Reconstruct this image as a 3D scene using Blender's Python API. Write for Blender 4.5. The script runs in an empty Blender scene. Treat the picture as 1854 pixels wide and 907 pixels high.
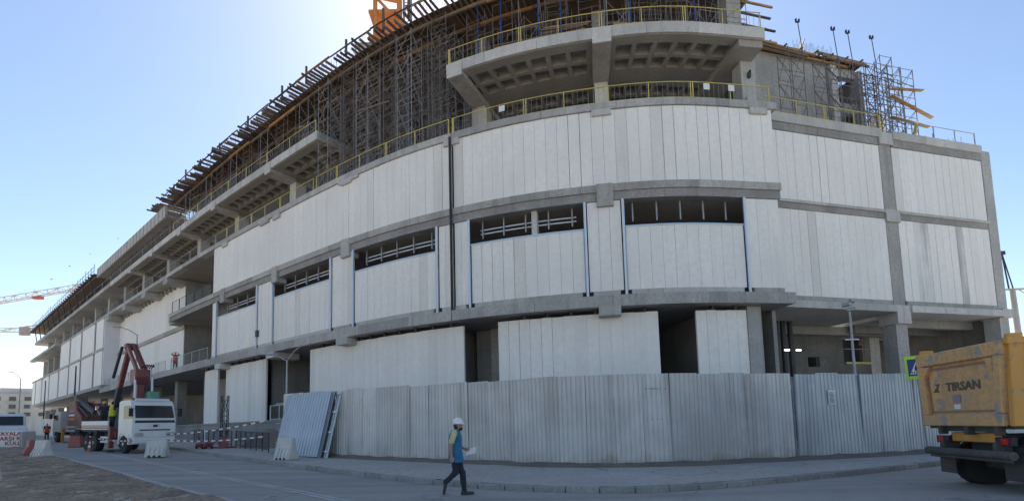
import bpy, bmesh, math, random
from mathutils import Vector, Matrix
random.seed(7)
R = math.radians
scene = bpy.context.scene
COL = scene.collection

# ------------------------------------------------------------------ camera
EYE = 1.6
cam_d = bpy.data.cameras.new('camera')
cam = bpy.data.objects.new('camera', cam_d)
COL.objects.link(cam)
cam_d.sensor_width = 36.0
cam_d.lens = 930.0 / 1854.0 * 36.0
cam_d.shift_y = 228.0 / 1854.0
cam_d.clip_start = 0.1
cam_d.clip_end = 6000
pit, rol = math.atan(0.093), R(-1.5)
fw = Vector((0, math.cos(pit), math.sin(pit)))
up = Vector((0, -math.sin(pit), math.cos(pit)))
rt = Vector((1, 0, 0))
rt2 = rt * math.cos(rol) + up * math.sin(rol)
up2 = up * math.cos(rol) - rt * math.sin(rol)
cam.matrix_world = Matrix(((rt2.x, up2.x, -fw.x, 0), (rt2.y, up2.y, -fw.y, 0), (rt2.z, up2.z, -fw.z, EYE), (0, 0, 0, 1)))
scene.camera = cam

# ------------------------------------------------------------------ sky, sun, exposure
SUN_AZ, SUN_EL = R(-5), R(44.5)          # azimuth from +Y towards +X
world = bpy.data.worlds.new('World')
scene.world = world
world.use_nodes = True
wn = world.node_tree
sky = wn.nodes.new('ShaderNodeTexSky')
sky.sky_type = 'NISHITA'
sky.sun_disc = False
sky.sun_elevation = SUN_EL
sky.sun_rotation = SUN_AZ
sky.altitude = 60
sky.air_density = 1.0
sky.dust_density = 0.4
sky.ozone_density = 1.0
bg = wn.nodes['Background']
bg.inputs[1].default_value = 0.08
wn.links.new(sky.outputs[0], bg.inputs[0])
sun_d = bpy.data.lights.new('sun', 'SUN')
sun_d.energy = 5.0
sun_d.angle = R(0.5)
sun_d.color = (1.0, 0.95, 0.87)
sun = bpy.data.objects.new('sun', sun_d)
COL.objects.link(sun)
sdir = Vector((math.sin(SUN_AZ) * math.cos(SUN_EL), math.cos(SUN_AZ) * math.cos(SUN_EL), math.sin(SUN_EL)))
sun.rotation_euler = (-sdir).to_track_quat('-Z', 'Y').to_euler()
sun.location = (0, 0, 80)
vs = scene.view_settings
vs.view_transform = 'Standard'
vs.look = 'None'
vs.gamma = 1
vs.use_curve_mapping = False
vs.exposure = 1.24
scene.render.engine = 'CYCLES'
scene.cycles.max_bounces = 6
scene.cycles.diffuse_bounces = 4
scene.cycles.use_denoising = True

# ------------------------------------------------------------------ materials
MATS = {}
def mat(name, a, b=None, rough=0.8, metal=0.0, scale=1.0, streak=0.0, rnd=0.0, bump=0.0, fine=0.0, emit=None, spots=None, obj=False, splash=None, crack=None, along=0.0):
    """Two-tone noisy surface. streak: vertical streaks; rnd: tone change from object to object."""
    if name in MATS: return MATS[name]
    m = bpy.data.materials.new(name); m.use_nodes = True
    nt = m.node_tree; N = nt.nodes; L = nt.links
    bs = N['Principled BSDF']
    bs.inputs['Roughness'].default_value = rough
    bs.inputs['Metallic'].default_value = metal
    MATS[name] = m
    b = b or tuple(c * 0.82 for c in a)
    if obj:
        pos = N.new('ShaderNodeTexCoord').outputs['Object']
    else:
        pos = N.new('ShaderNodeNewGeometry').outputs['Position']
    def noise(sc, det=4, vec=None, ro=0.6):
        n = N.new('ShaderNodeTexNoise'); n.inputs['Scale'].default_value = sc
        n.inputs['Detail'].default_value = det; n.inputs['Roughness'].default_value = ro
        L.new(vec or pos, n.inputs['Vector']); return n.outputs['Fac']
    def ramp(f, lo, hi):
        r = N.new('ShaderNodeMapRange'); r.inputs[1].default_value = lo; r.inputs[2].default_value = hi
        L.new(f, r.inputs[0]); return r.outputs[0]
    def mix(f, ca, cb):
        x = N.new('ShaderNodeMix'); x.data_type = 'RGBA'
        if isinstance(f, float): x.inputs[0].default_value = f
        else: L.new(f, x.inputs[0])
        for sock, c in ((x.inputs[6], ca), (x.inputs[7], cb)):
            if isinstance(c, tuple): sock.default_value = (*c, 1)
            else: L.new(c, sock)
        return x.outputs[2]
    f1 = ramp(noise(scale), 0.36, 0.64)
    col = mix(f1, a, b)
    if fine:
        k = 1 - fine
        col = mix(ramp(noise(scale * 14, 3), 0.4, 0.75), col, tuple(c * k for c in b))
    if streak:
        mp = N.new('ShaderNodeMapping'); mp.inputs['Scale'].default_value = (2.2, 2.2, 0.13)
        L.new(pos, mp.inputs['Vector'])
        mm = N.new('ShaderNodeMath'); mm.operation = 'MULTIPLY'; mm.inputs[1].default_value = streak
        L.new(ramp(noise(1.0, 3, mp.outputs[0]), 0.5, 0.72), mm.inputs[0])
        col = mix(mm.outputs[0], col, tuple(c * 0.55 for c in b))
    if along:                                # wheel-worn bands that follow the street
        mp = N.new('ShaderNodeMapping'); mp.inputs['Rotation'].default_value = (0, 0, R(43)); mp.inputs['Scale'].default_value = (0.035, 1.1, 1)
        L.new(pos, mp.inputs['Vector'])
        mm = N.new('ShaderNodeMath'); mm.operation = 'MULTIPLY'; mm.inputs[1].default_value = along
        L.new(ramp(noise(1.0, 5, mp.outputs[0], 0.65), 0.42, 0.66), mm.inputs[0]); col = mix(mm.outputs[0], col, tuple(c * 0.6 for c in a))
    if spots:
        col = mix(ramp(noise(scale * 3.1, 2), spots[1], spots[1] + 0.06), col, spots[0])
    if splash:                               # mud thrown up from the ground, in ragged patches
        sx = N.new('ShaderNodeSeparateXYZ'); L.new(pos, sx.inputs[0])
        ad = N.new('ShaderNodeMath'); ad.operation = 'MULTIPLY_ADD'; ad.inputs[1].default_value = 1.3; L.new(noise(1.7, 5), ad.inputs[0]); 
        ng = N.new('ShaderNodeMath'); ng.operation = 'MULTIPLY'; ng.inputs[1].default_value = -1.0; L.new(sx.outputs[2], ng.inputs[0]); L.new(ng.outputs[0], ad.inputs[2])
        col = mix(ramp(ad.outputs[0], 0.15, 0.75), col, splash)
    if crack:
        vo = N.new('ShaderNodeTexVoronoi'); vo.feature = 'DISTANCE_TO_EDGE'; vo.inputs['Scale'].default_value = 0.16
        nv = N.new('ShaderNodeTexNoise'); nv.inputs['Scale'].default_value = 0.7; L.new(pos, nv.inputs['Vector'])
        va = N.new('ShaderNodeVectorMath'); va.operation = 'MULTIPLY_ADD'; va.inputs[1].default_value = (2.5, 2.5, 0); L.new(nv.outputs['Color'], va.inputs[0]); L.new(pos, va.inputs[2]); L.new(va.outputs[0], vo.inputs['Vector'])
        col = mix(ramp(vo.outputs['Distance'], 0.0, 0.006), crack, col)
    if rnd:
        oi = N.new('ShaderNodeObjectInfo')
        hs = N.new('ShaderNodeHueSaturation')
        mr = N.new('ShaderNodeMapRange'); mr.inputs[3].default_value = 1 - rnd; mr.inputs[4].default_value = 1 + rnd * 0.25
        L.new(oi.outputs['Random'], mr.inputs[0]); L.new(mr.outputs[0], hs.inputs['Value']); L.new(col, hs.inputs['Color'])
        col = hs.outputs[0]
    L.new(col, bs.inputs['Base Color'])
    if bump:
        bp = N.new('ShaderNodeBump'); bp.inputs['Strength'].default_value = bump; bp.inputs['Distance'].default_value = 0.03
        L.new(noise(scale * 6, 5), bp.inputs['Height']); L.new(bp.outputs[0], bs.inputs['Normal'])
    if emit:
        bs.inputs['Emission Color'].default_value = (*emit[0], 1); bs.inputs['Emission Strength'].default_value = emit[1]
    return m

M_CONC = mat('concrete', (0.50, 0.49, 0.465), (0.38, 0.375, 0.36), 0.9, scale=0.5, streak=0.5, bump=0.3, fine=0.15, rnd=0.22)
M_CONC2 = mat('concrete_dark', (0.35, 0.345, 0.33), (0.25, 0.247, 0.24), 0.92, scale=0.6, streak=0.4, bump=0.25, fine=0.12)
M_CONC3 = mat('concrete_pale', (0.60, 0.59, 0.565), (0.48, 0.475, 0.455), 0.9, scale=0.7, streak=0.4, bump=0.25, fine=0.12, rnd=0.2)
M_CONCSHADE = mat('concrete_shaded', (0.20, 0.198, 0.185), (0.13, 0.129, 0.122), 0.92, scale=0.6, streak=0.4, bump=0.25, fine=0.12)  # darker concrete: shade inside the wing's rooms put into the colour
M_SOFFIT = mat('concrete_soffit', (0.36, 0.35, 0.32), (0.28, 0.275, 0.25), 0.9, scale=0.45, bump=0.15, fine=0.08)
M_PANEL = mat('aerated_panel', (0.84, 0.82, 0.785), (0.775, 0.757, 0.725), 0.85, scale=0.3, streak=0.12, rnd=0.035, fine=0.04)
M_PANELG = mat('aerated_panel_grey', (0.78, 0.76, 0.715), (0.72, 0.70, 0.66), 0.85, scale=0.5, streak=0.2, rnd=0.08, fine=0.06)
M_PANELS = mat('aerated_panel_stained', (0.76, 0.75, 0.73), (0.50, 0.495, 0.48), 0.85, scale=0.22, streak=0.75, rnd=0.08)
M_PANELB = mat('clad_panel', (0.72, 0.73, 0.75), (0.66, 0.67, 0.69), 0.6, scale=0.3, rnd=0.06)
M_STEELW = mat('steel_post_white', (0.66, 0.70, 0.76), (0.58, 0.63, 0.70), 0.4, scale=2)
M_STEELB = mat('steel_foil_blue', (0.30, 0.52, 0.78), (0.42, 0.60, 0.80), 0.35, scale=2)
M_STEEL = mat('scaffold_steel', (0.20, 0.185, 0.18), (0.11, 0.10, 0.10), 0.6, metal=0.2, scale=3)
M_STEELG = mat('steel_grey', (0.36, 0.37, 0.39), (0.27, 0.28, 0.30), 0.5, metal=0.4, scale=3)
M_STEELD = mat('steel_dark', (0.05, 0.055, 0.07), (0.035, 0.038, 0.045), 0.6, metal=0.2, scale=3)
M_GALV = mat('galvanised_sheet', (0.60, 0.59, 0.58), (0.50, 0.49, 0.48), 0.45, metal=0.1, scale=0.9, streak=0.5, rnd=0.16, splash=(0.33, 0.28, 0.22))
M_GALVB = mat('galvanised_sheet_blue', (0.42, 0.47, 0.53), (0.36, 0.41, 0.47), 0.45, metal=0.25, scale=0.9, streak=0.25, rnd=0.05)
M_YEL = mat('yellow_paint', (0.66, 0.55, 0.14), (0.52, 0.42, 0.12), 0.5, scale=2)
M_TIMB = mat('timber', (0.27, 0.195, 0.135), (0.17, 0.125, 0.09), 0.8, scale=1.4, rnd=0.3, fine=0.2)
M_TIMBO = mat('timber_orange', (0.46, 0.28, 0.12), (0.34, 0.20, 0.09), 0.75, scale=1.4, rnd=0.25)
M_TIMBD = mat('timber_dark', (0.14, 0.10, 0.075), (0.09, 0.068, 0.055), 0.85, scale=1.4, rnd=0.3)
M_PLY = mat('plywood', (0.16, 0.11, 0.08), (0.11, 0.08, 0.065), 0.75, scale=0.8)
M_BLUE = mat('blue_prop', (0.03, 0.06, 0.20), (0.02, 0.05, 0.16), 0.5, scale=2)
M_ASPH = mat('asphalt', (0.32, 0.298, 0.268), (0.40, 0.37, 0.33), 0.92, scale=0.12, fine=0.22, bump=0.15, crack=(0.2, 0.19, 0.18), along=0.5)
M_PAVE = mat('pavement_concrete', (0.50, 0.46, 0.40), (0.40, 0.37, 0.325), 0.93, scale=0.45, fine=0.25, bump=0.4, crack=(0.25, 0.23, 0.205))
M_KERB = mat('kerb_stone', (0.38, 0.365, 0.34), (0.28, 0.27, 0.255), 0.93, scale=0.9, fine=0.2, rnd=0.2, bump=0.3)
M_DIRT = mat('dirt', (0.42, 0.30, 0.19), (0.20, 0.15, 0.105), 0.97, scale=0.8, fine=0.4, bump=1.0, spots=((0.42, 0.35, 0.27), 0.6))
M_MUD = mat('mud', (0.24, 0.20, 0.155), (0.17, 0.14, 0.11), 0.97, scale=0.8, fine=0.25, bump=0.5)
M_LINE = mat('road_paint', (0.66, 0.65, 0.62), (0.42, 0.405, 0.38), 0.85, scale=2.2, fine=0.2)
M_GROUND = mat('ground', (0.42, 0.38, 0.32), (0.33, 0.30, 0.25), 0.97, scale=0.05, fine=0.2)
M_BLACK = mat('black_rubber', (0.022, 0.022, 0.024), (0.035, 0.033, 0.03), 0.85, scale=3)
M_WHITEP = mat('white_vehicle_paint', (0.72, 0.73, 0.74), (0.62, 0.63, 0.64), 0.35, scale=0.8)
M_RED = mat('crane_red', (0.20, 0.052, 0.047), (0.14, 0.042, 0.04), 0.45, scale=1.2)
M_ORANGE = mat('truck_orange', (0.72, 0.33, 0.05), (0.60, 0.29, 0.07), 0.5, scale=0.9, streak=0.4, spots=((0.42, 0.27, 0.13), 0.6))
M_TAIL = mat('tailgate_dusty', (0.72, 0.40, 0.15), (0.58, 0.36, 0.18), 0.8, scale=0.9, fine=0.2, streak=0.5, spots=((0.33, 0.29, 0.24), 0.57))
M_TAILD = mat('tailgate_worn', (0.30, 0.15, 0.09), (0.33, 0.22, 0.13), 0.8, scale=2)
M_DUSTD = mat('dusty_chassis', (0.12, 0.11, 0.10), (0.07, 0.066, 0.062), 0.9, scale=1.6, fine=0.2)
M_GLASS = mat('dark_glass', (0.02, 0.024, 0.028), (0.03, 0.034, 0.038), 0.08, scale=0.7)
M_PLW = mat('barrier_white', (0.66, 0.65, 0.60), (0.52, 0.51, 0.47), 0.6, scale=1.6, fine=0.12)
M_PLR = mat('barrier_red', (0.42, 0.11, 0.09), (0.32, 0.10, 0.085), 0.6, scale=1.6, fine=0.15)
M_CONE = mat('cone_orange', (0.65, 0.13, 0.05), None, 0.6, scale=2)
M_WHITE = mat('white_plain', (0.75, 0.75, 0.74), (0.68, 0.68, 0.67), 0.6, scale=2)
M_REDT = mat('red_print', (0.5, 0.03, 0.04), None, 0.7)
M_LIME = mat('lime_board', (0.55, 0.85, 0.05), None, 0.5, emit=None)
M_SIGNB = mat('sign_blue', (0.02, 0.045, 0.20), None, 0.45)
M_SKIN = mat('skin', (0.40, 0.24, 0.165), (0.34, 0.20, 0.14), 0.6, scale=6)
M_HAIR = mat('hair', (0.018, 0.014, 0.012), None, 0.6)
M_TEAL = mat('vest_blue', (0.035, 0.21, 0.38), (0.022, 0.13, 0.25), 0.85, scale=4, bump=1.0, obj=True)
M_SHIRT = mat('shirt_yellow', (0.62, 0.58, 0.30), None, 0.85, scale=5, bump=0.8, obj=True)
M_JEANS = mat('trousers_navy', (0.018, 0.022, 0.035), (0.035, 0.04, 0.055), 0.9, scale=4, bump=1.0, obj=True)
M_SHOE = mat('shoes_grey', (0.06, 0.062, 0.066), None, 0.85, scale=6)
M_HELM = mat('helmet_white', (0.82, 0.82, 0.80), None, 0.35)
M_VESTO = mat('vest_orange', (0.60, 0.10, 0.05), None, 0.8, scale=5)
M_GREEN = mat('green_tank', (0.10, 0.30, 0.22), None, 0.5)
M_BRONZE = mat('dull_brown', (0.20, 0.13, 0.09), None, 0.7)
M_LAMPR = mat('tail_lamp_red', (0.6, 0.02, 0.02), None, 0.3)
M_FAR = mat('far_render', (0.52, 0.50, 0.47), (0.44, 0.43, 0.41), 0.9, scale=0.15)
M_FARW = mat('far_render_white', (0.68, 0.68, 0.67), (0.6, 0.6, 0.6), 0.9, scale=0.15)
M_FARGL = mat('far_window', (0.07, 0.08, 0.09), None, 0.3)
M_CRANEY = mat('crane_orange', (0.60, 0.24, 0.05), (0.48, 0.19, 0.05), 0.5, scale=1)
M_CRANEW = mat('crane_white', (0.66, 0.62, 0.60), (0.55, 0.45, 0.42), 0.5, scale=0.3)
M_TAPE = mat('tape_white', (0.72, 0.72, 0.72), None, 0.6)

# ------------------------------------------------------------------ mesh helpers
class MB:
    def __init__(s): s.v = []; s.f = []
    def add(s, vs, fs):
        k = len(s.v); s.v += [tuple(v) for v in vs]; s.f += [tuple(i + k for i in f) for f in fs]; return s
    def hexa(s, p):      # 8 points: bottom 4 ccw, top 4 ccw
        return s.add(p, [(3, 2, 1, 0), (4, 5, 6, 7), (0, 1, 5, 4), (1, 2, 6, 5), (2, 3, 7, 6), (3, 0, 4, 7)])
    def box(s, x, y, z, sx, sy, sz, rz=0.0, tx=1.0, ty=1.0):   # centre x, y; z = bottom; tx, ty shrink the top
        c, n = math.cos(rz), math.sin(rz); P = []
        for zz, kx, ky in ((z, 1, 1), (z + sz, tx, ty)):
            for a, b in ((-1, -1), (1, -1), (1, 1), (-1, 1)):
                u, v = a * sx / 2 * kx, b * sy / 2 * ky
                P.append((x + u * c - v * n, y + u * n + v * c, zz))
        return s.hexa(P)
    def bar(s, p, q, w, h=None, upv=(0, 0, 1)):
        p, q = Vector(p), Vector(q); h = h or w; d = (q - p).normalized(); u = Vector(upv)
        if abs(d.dot(u)) > 0.98: u = Vector((1, 0, 0))
        a = d.cross(u).normalized(); b = a.cross(d).normalized(); P = []
        for e in (p, q):
            for i, j in ((-1, -1), (1, -1), (1, 1), (-1, 1)): P.append(e + a * (i * w / 2) + b * (j * h / 2))
        return s.hexa(P)
    def tube(s, p, q, r, n=6, r2=None, cap=True):
        p, q = Vector(p), Vector(q); r2 = r if r2 is None else r2; d = (q - p).normalized()
        u = Vector((0, 0, 1)) if abs(d.z) < 0.95 else Vector((1, 0, 0))
        a = d.cross(u).normalized(); b = a.cross(d); P = []
        for e, k in ((p, r), (q, r2)):
            for i in range(n):
                t = 2 * math.pi * i / n; P.append(e + a * (math.cos(t) * k) + b * (math.sin(t) * k))
        F = [(i, (i + 1) % n, n + (i + 1) % n, n + i) for i in range(n)]
        if cap: F += [tuple(range(n - 1, -1, -1)), tuple(range(n, 2 * n))]
        return s.add(P, F)
    def path(s, pts, r, n=6):
        for a, b in zip(pts, pts[1:]): s.tube(a, b, r, n)
        return s
    def lathe(s, prof, n=20, axis='Z', c=(0, 0, 0)):       # prof: (radius, height)
        P = []; F = []; m = len(prof)
        for r, h in prof:
            for i in range(n):
                t = 2 * math.pi * i / n; x, y = r * math.cos(t), r * math.sin(t)
                P.append({'Z': (c[0] + x, c[1] + y, c[2] + h), 'Y': (c[0] + x, c[1] + h, c[2] + y), 'X': (c[0] + h, c[1] + x, c[2] + y)}[axis])
        for k in range(m - 1):
            for i in range(n):
                j = (i + 1) % n; F.append((k * n + i, k * n + j, (k + 1) * n + j, (k + 1) * n + i))
        F.append(tuple(range(n - 1, -1, -1))); F.append(tuple((m - 1) * n + i for i in range(n)))
        return s.add(P, F)
    def prism(s, pts, o, ax, ay, d):       # polygon pts (u, v) in plane o + u ax + v ay, thickened by vector d
        o, ax, ay, d = Vector(o), Vector(ax), Vector(ay), Vector(d); n = len(pts)
        P = [o + ax * u + ay * v for u, v in pts] + [o + ax * u + ay * v + d for u, v in pts]
        return s.add(P, [tuple(range(n - 1, -1, -1)), tuple(range(n, 2 * n))] + [(i, (i + 1) % n, n + (i + 1) % n, n + i) for i in range(n)])
    def mesh(s, name, m, bevel=0.0, smooth=False, seg=1):
        me = bpy.data.meshes.new(name); me.from_pydata(s.v, [], s.f)
        bm = bmesh.new(); bm.from_mesh(me)
        bmesh.ops.recalc_face_normals(bm, faces=bm.faces)
        if bevel:
            bmesh.ops.bevel(bm, geom=list(bm.edges), offset=bevel, segments=seg, affect='EDGES', clamp_overlap=True)
        bm.to_mesh(me); bm.free()
        if smooth:
            for p in me.polygons: p.use_smooth = True
            me.set_sharp_from_angle(angle=R(40))
        me.materials.append(m)
        return me
    def build(s, name, m, parent=None, bevel=0.0, smooth=False, world=False, seg=1):
        return link(name, s.mesh(name, m, bevel, smooth, seg), parent, world)

def link(name, me, parent=None, world=False):
    o = bpy.data.objects.new(name, me); COL.objects.link(o)
    if parent is not None:
        o.parent = parent
        if world: o.matrix_parent_inverse = parent_inv(parent)
    return o
def parent_inv(p):
    m = Matrix.Translation(p.location) @ p.rotation_euler.to_matrix().to_4x4()
    return m.inverted()
def thing(name, label, cat, loc=(0, 0, 0), rz=0.0, group=None):
    o = bpy.data.objects.new(name, None); COL.objects.link(o)
    o.empty_display_size = 0.2
    o.location = loc; o.rotation_euler = (0, 0, rz)
    return tag(o, label, cat, group)
def tag(o, label, cat, group=None, kind=None):
    if label: o['label'] = label
    if cat: o['category'] = cat
    if group: o['group'] = group
    if kind: o['kind'] = kind
    return o
def struct(o): o['kind'] = 'structure'; return o
def copy_tree(o, parent=None):
    c = o.copy(); COL.objects.link(c); c.parent = parent
    for ch in o.children: copy_tree(ch, c)
    return c
def text_mesh(txt, size, m, name='lettering', depth=0.004, bold=0.0, align='CENTER'):
    cu = bpy.data.curves.new(name, 'FONT'); cu.body = txt; cu.size = size; cu.extrude = depth; cu.offset = bold
    cu.align_x = align; cu.align_y = 'CENTER'; cu.resolution_u = 2
    o = bpy.data.objects.new('tmp', cu); COL.objects.link(o)
    bpy.context.view_layer.update()
    me = bpy.data.meshes.new_from_object(o.evaluated_get(bpy.context.evaluated_depsgraph_get()))
    bpy.data.objects.remove(o); me.name = name; me.materials.clear(); me.materials.append(m)
    return me

# ------------------------------------------------------------------ plan of the place
def gz(x, y):                     # the street climbs gently to the left
    t = -x * 0.76 + (y - 14) * 0.65
    z = 0.02 * (math.sqrt(t * t + 16) + t) / 2
    return z if z < 2.4 else 2.4 + 0.8 * (1 - math.exp(-(z - 2.4) / 0.8))
CP = [(14.2, 26.05), (8.8, 25.4), (4.5, 25.8), (-0.1, 26.95), (-5.5, 29.35), (-9.6, 31.9), (-13.9, 35.0), (-20, 39.75), (-26.7, 45.1), (-34.2, 51.4), (-42, 58.1), (-60, 73.6), (-112, 118.4)]
def spline(P, n=24):
    P = [Vector(p) for p in P]; P = [2 * P[0] - P[1]] + P + [2 * P[-1] - P[-2]]; out = []
    for i in range(1, len(P) - 2):
        p0, p1, p2, p3 = P[i - 1:i + 3]
        d1, d2, d3 = ((b - a).length ** 0.5 for a, b in ((p0, p1), (p1, p2), (p2, p3)))
        m1 = ((p1 - p0) / d1 - (p2 - p0) / (d1 + d2) + (p2 - p1) / d2) * d2
        m2 = ((p2 - p1) / d2 - (p3 - p1) / (d2 + d3) + (p3 - p2) / d3) * d2
        for k in range(n):
            t = k / n
            out.append((2 * t ** 3 - 3 * t * t + 1) * p1 + (t ** 3 - 2 * t * t + t) * m1 + (3 * t * t - 2 * t ** 3) * p2 + (t ** 3 - t * t) * m2)
    out.append(P[-2]); return out
class Line:
    """A plan line measured by arc length s; off is positive towards the street."""
    def __init__(s, pts, n=24):
        s.p = spline(pts, n) if n else [Vector(p) for p in pts]; s.s = [0.0]
        for a, b in zip(s.p, s.p[1:]): s.s.append(s.s[-1] + (b - a).length)
        s.len = s.s[-1]
    def frame(s, t):
        lo, hi = 0, len(s.p) - 2
        while lo < hi:
            m = (lo + hi + 1) // 2
            if s.s[m] <= t: lo = m
            else: hi = m - 1
        i = lo; a, b = s.p[i], s.p[i + 1]
        pos = a + (b - a) * ((t - s.s[i]) / (s.s[i + 1] - s.s[i]))
        tg = (s.p[min(i + 2, len(s.p) - 1)] - s.p[max(i - 1, 0)]).normalized()
        return pos, tg, Vector((-tg.y, tg.x)) * s.side
    side = 1.0
    def pt(s, t, off=0.0, z=0.0):
        p, tg, n = s.frame(t); q = p + n * off; return Vector((q.x, q.y, z))
    def ang(s, t):
        _, tg, _ = s.frame(t); return math.atan2(tg.y, tg.x)
    def ribbon(s, mb, s0, s1, o0, o1, z0, z1, step=0.9, ground=None):
        n = max(1, int(round((s1 - s0) / step))); P = []; F = []
        for k in range(n + 1):
            t = s0 + (s1 - s0) * k / n
            for o, z in ((o0, z0), (o1, z0), (o1, z1), (o0, z1)):
                q = s.pt(t, o, z)
                if ground: q.z += ground(q.x, q.y)
                P.append(q)
        for k in range(n):
            for j in range(4):
                a, b = k * 4 + j, k * 4 + (j + 1) % 4; F.append((a, b, b + 4, a + 4))
        F += [(3, 2, 1, 0), tuple(n * 4 + j for j in range(4))]
        return mb.add(P, F)
FAC = Line(CP)                    # the curved street front, s from its right corner to the far left
WA, WB = Vector((15.5, 28.1)), Vector((31.0, 32.4))
WD = (WB - WA).normalized()
WING = Line([WA - WD * 3, WA + WD * 17.25], n=0); WING.side = -1.0   # s = u + 3
def W(u): return u + 3.0

# ------------------------------------------------------------------ ground, road, pavement
from mathutils import noise as mnoise
def sheet(name, line, s0, s1, offs, ds, dz, m, bump=0.0, parent=None):
    mb = MB(); n = max(1, int((s1 - s0) / ds)); k = len(offs); P = []; F = []
    for i in range(n + 1):
        t = s0 + (s1 - s0) * i / n
        for j, o in enumerate(offs):
            q = line.pt(t, o); q.z = gz(q.x, q.y) + dz
            if bump and j > 0: q.z += bump * (0.6 + mnoise.noise((q.x * 0.55, q.y * 0.55, 3)) + 0.5 * mnoise.noise((q.x * 2.1, q.y * 2.1, 7)))
            P.append(q)
    for i in range(n):
        for j in range(k - 1):
            a = i * k + j; F.append((a, a + 1, a + k + 1, a + k))
    return mb.add(P, F).build(name, m, parent, smooth=True)
mb = MB(); P = []; F = []; rings = [3, 8, 15, 25, 40, 60, 90, 130, 180, 260, 400, 700, 1300, 2500, 5000]; ns = 72
P.append((0, 0, gz(0, 0) - 0.06))
for r in rings:
    for i in range(ns):
        a = 2 * math.pi * i / ns; x, y = r * math.cos(a), r * math.sin(a); P.append((x, y, gz(x, y) - 0.06 - r * 0.0004))
for i in range(ns): F.append((0, 1 + i, 1 + (i + 1) % ns))
for k in range(len(rings) - 1):
    for i in range(ns):
        a, b = 1 + k * ns + i, 1 + k * ns + (i + 1) % ns; F.append((a, a + ns, b + ns, b))
struct(mb.add(P, F).build('ground', M_GROUND))

KERB = Line([(62, 40), (30, 24.5), (20, 19.3), (12.4, 15.6), (8.1, 13.5), (4.66, 12.0), (2.64, 11.55), (0.86, 12.0), (-1.15, 13.15), (-3.74, 15.2), (-6.1, 17.3), (-9.4, 20.5), (-14.2, 25.2), (-20.7, 32.0), (-30, 40.0), (-64.5, 68.5), (-116, 113)])
road = struct(sheet('road', KERB, 0, KERB.len, [0.02, 2, 4, 6, 8.5, 12, 18], 1.5, 0.0, M_ASPH))
pave = struct(sheet('pavement', KERB, 0, KERB.len, [-0.17, -2, -4, -6, -8, -11, -15, -20], 1.5, 0.13, M_PAVE))
s = 30.0; k = 0
sm = None
while s < 92:                                # kerb stones near enough to tell apart
    L = 0.78
    if sm is None: sm = MB().box(0, 0, -0.12, L - 0.02, 0.19, 0.255).mesh('kerb_stone', M_KERB, bevel=0.018)
    o = link('kerb_stone', sm, pave)
    q = KERB.pt(s + L / 2, -0.085 + random.uniform(-0.012, 0.012)); o.location = (q.x, q.y, gz(q.x, q.y) + random.uniform(-0.012, 0.008))
    o.rotation_euler = (random.uniform(-0.02, 0.02), 0, KERB.ang(s + L / 2)); s += L
mb = MB(); KERB.ribbon(mb, 0, 30, 0, -0.18, -0.1, 0.134, 2.0, gz); KERB.ribbon(mb, s, KERB.len, 0, -0.18, -0.1, 0.134, 2.0, gz)
mb.build('kerb', M_KERB, pave)
DIRT = Line([(30, -14), (2, 4.4), (-3.5, 9.0), (-6.57, 11.6), (-9.41, 14.04), (-14.6, 18.77), (-22.8, 26.04), (-34, 36), (-60, 58), (-116, 106)])
struct(sheet('dirt_lot', DIRT, 30, 120, [0.0, 0.3, 0.6, 0.9, 1.2, 1.6, 2, 2.4, 2.9, 3.4, 4, 5, 6, 8, 10, 13, 17, 24, 40, 60], 0.28, 0.02, M_DIRT, bump=0.14))
mb = MB(); DIRT.ribbon(mb, 30, 130, 0.02, -0.16, -0.1, 0.035, 1.0, gz)
struct(mb.build('road_edge_strip', M_PAVE))
mb = MB()                                    # twin painted line along the road
LN = Line([(2, 6.0), (-1.5, 9.3), (-3.47, 11.2), (-5.06, 12.75), (-9.2, 16.5), (-13.3, 20.3), (-20, 26.6), (-40, 45.5)])
for o in (0.0, 0.17): LN.ribbon(mb, 0, LN.len, o, o + 0.07, 0.006, 0.010, 1.0, gz)
mb.build('road_line', M_LINE, road)
# loose stones and clods on the dirt lot
mb = MB()
for i in range(900):
    q = DIRT.pt(random.uniform(32, 75), random.uniform(0.1, 9)); r = random.uniform(0.015, 0.055) * (2.4 if random.random() < 0.08 else 1)
    z = gz(q.x, q.y) + 0.075 + r * 0.2; b = [(q.x + r * math.cos(t) * random.uniform(0.6, 1.3), q.y + r * math.sin(t) * random.uniform(0.6, 1.3), z - r * 0.7) for t in (0, 1.6, 3.1, 4.7)]
    mb.add(b + [(q.x, q.y, z + r * random.uniform(0.3, 0.8))], [(0, 1, 4), (1, 2, 4), (2, 3, 4), (3, 0, 4), (3, 2, 1, 0)])
tag(mb.build('rubble', M_MUD), 'loose stones and clods strewn over the brown dirt', 'rubble', kind='stuff')

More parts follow.
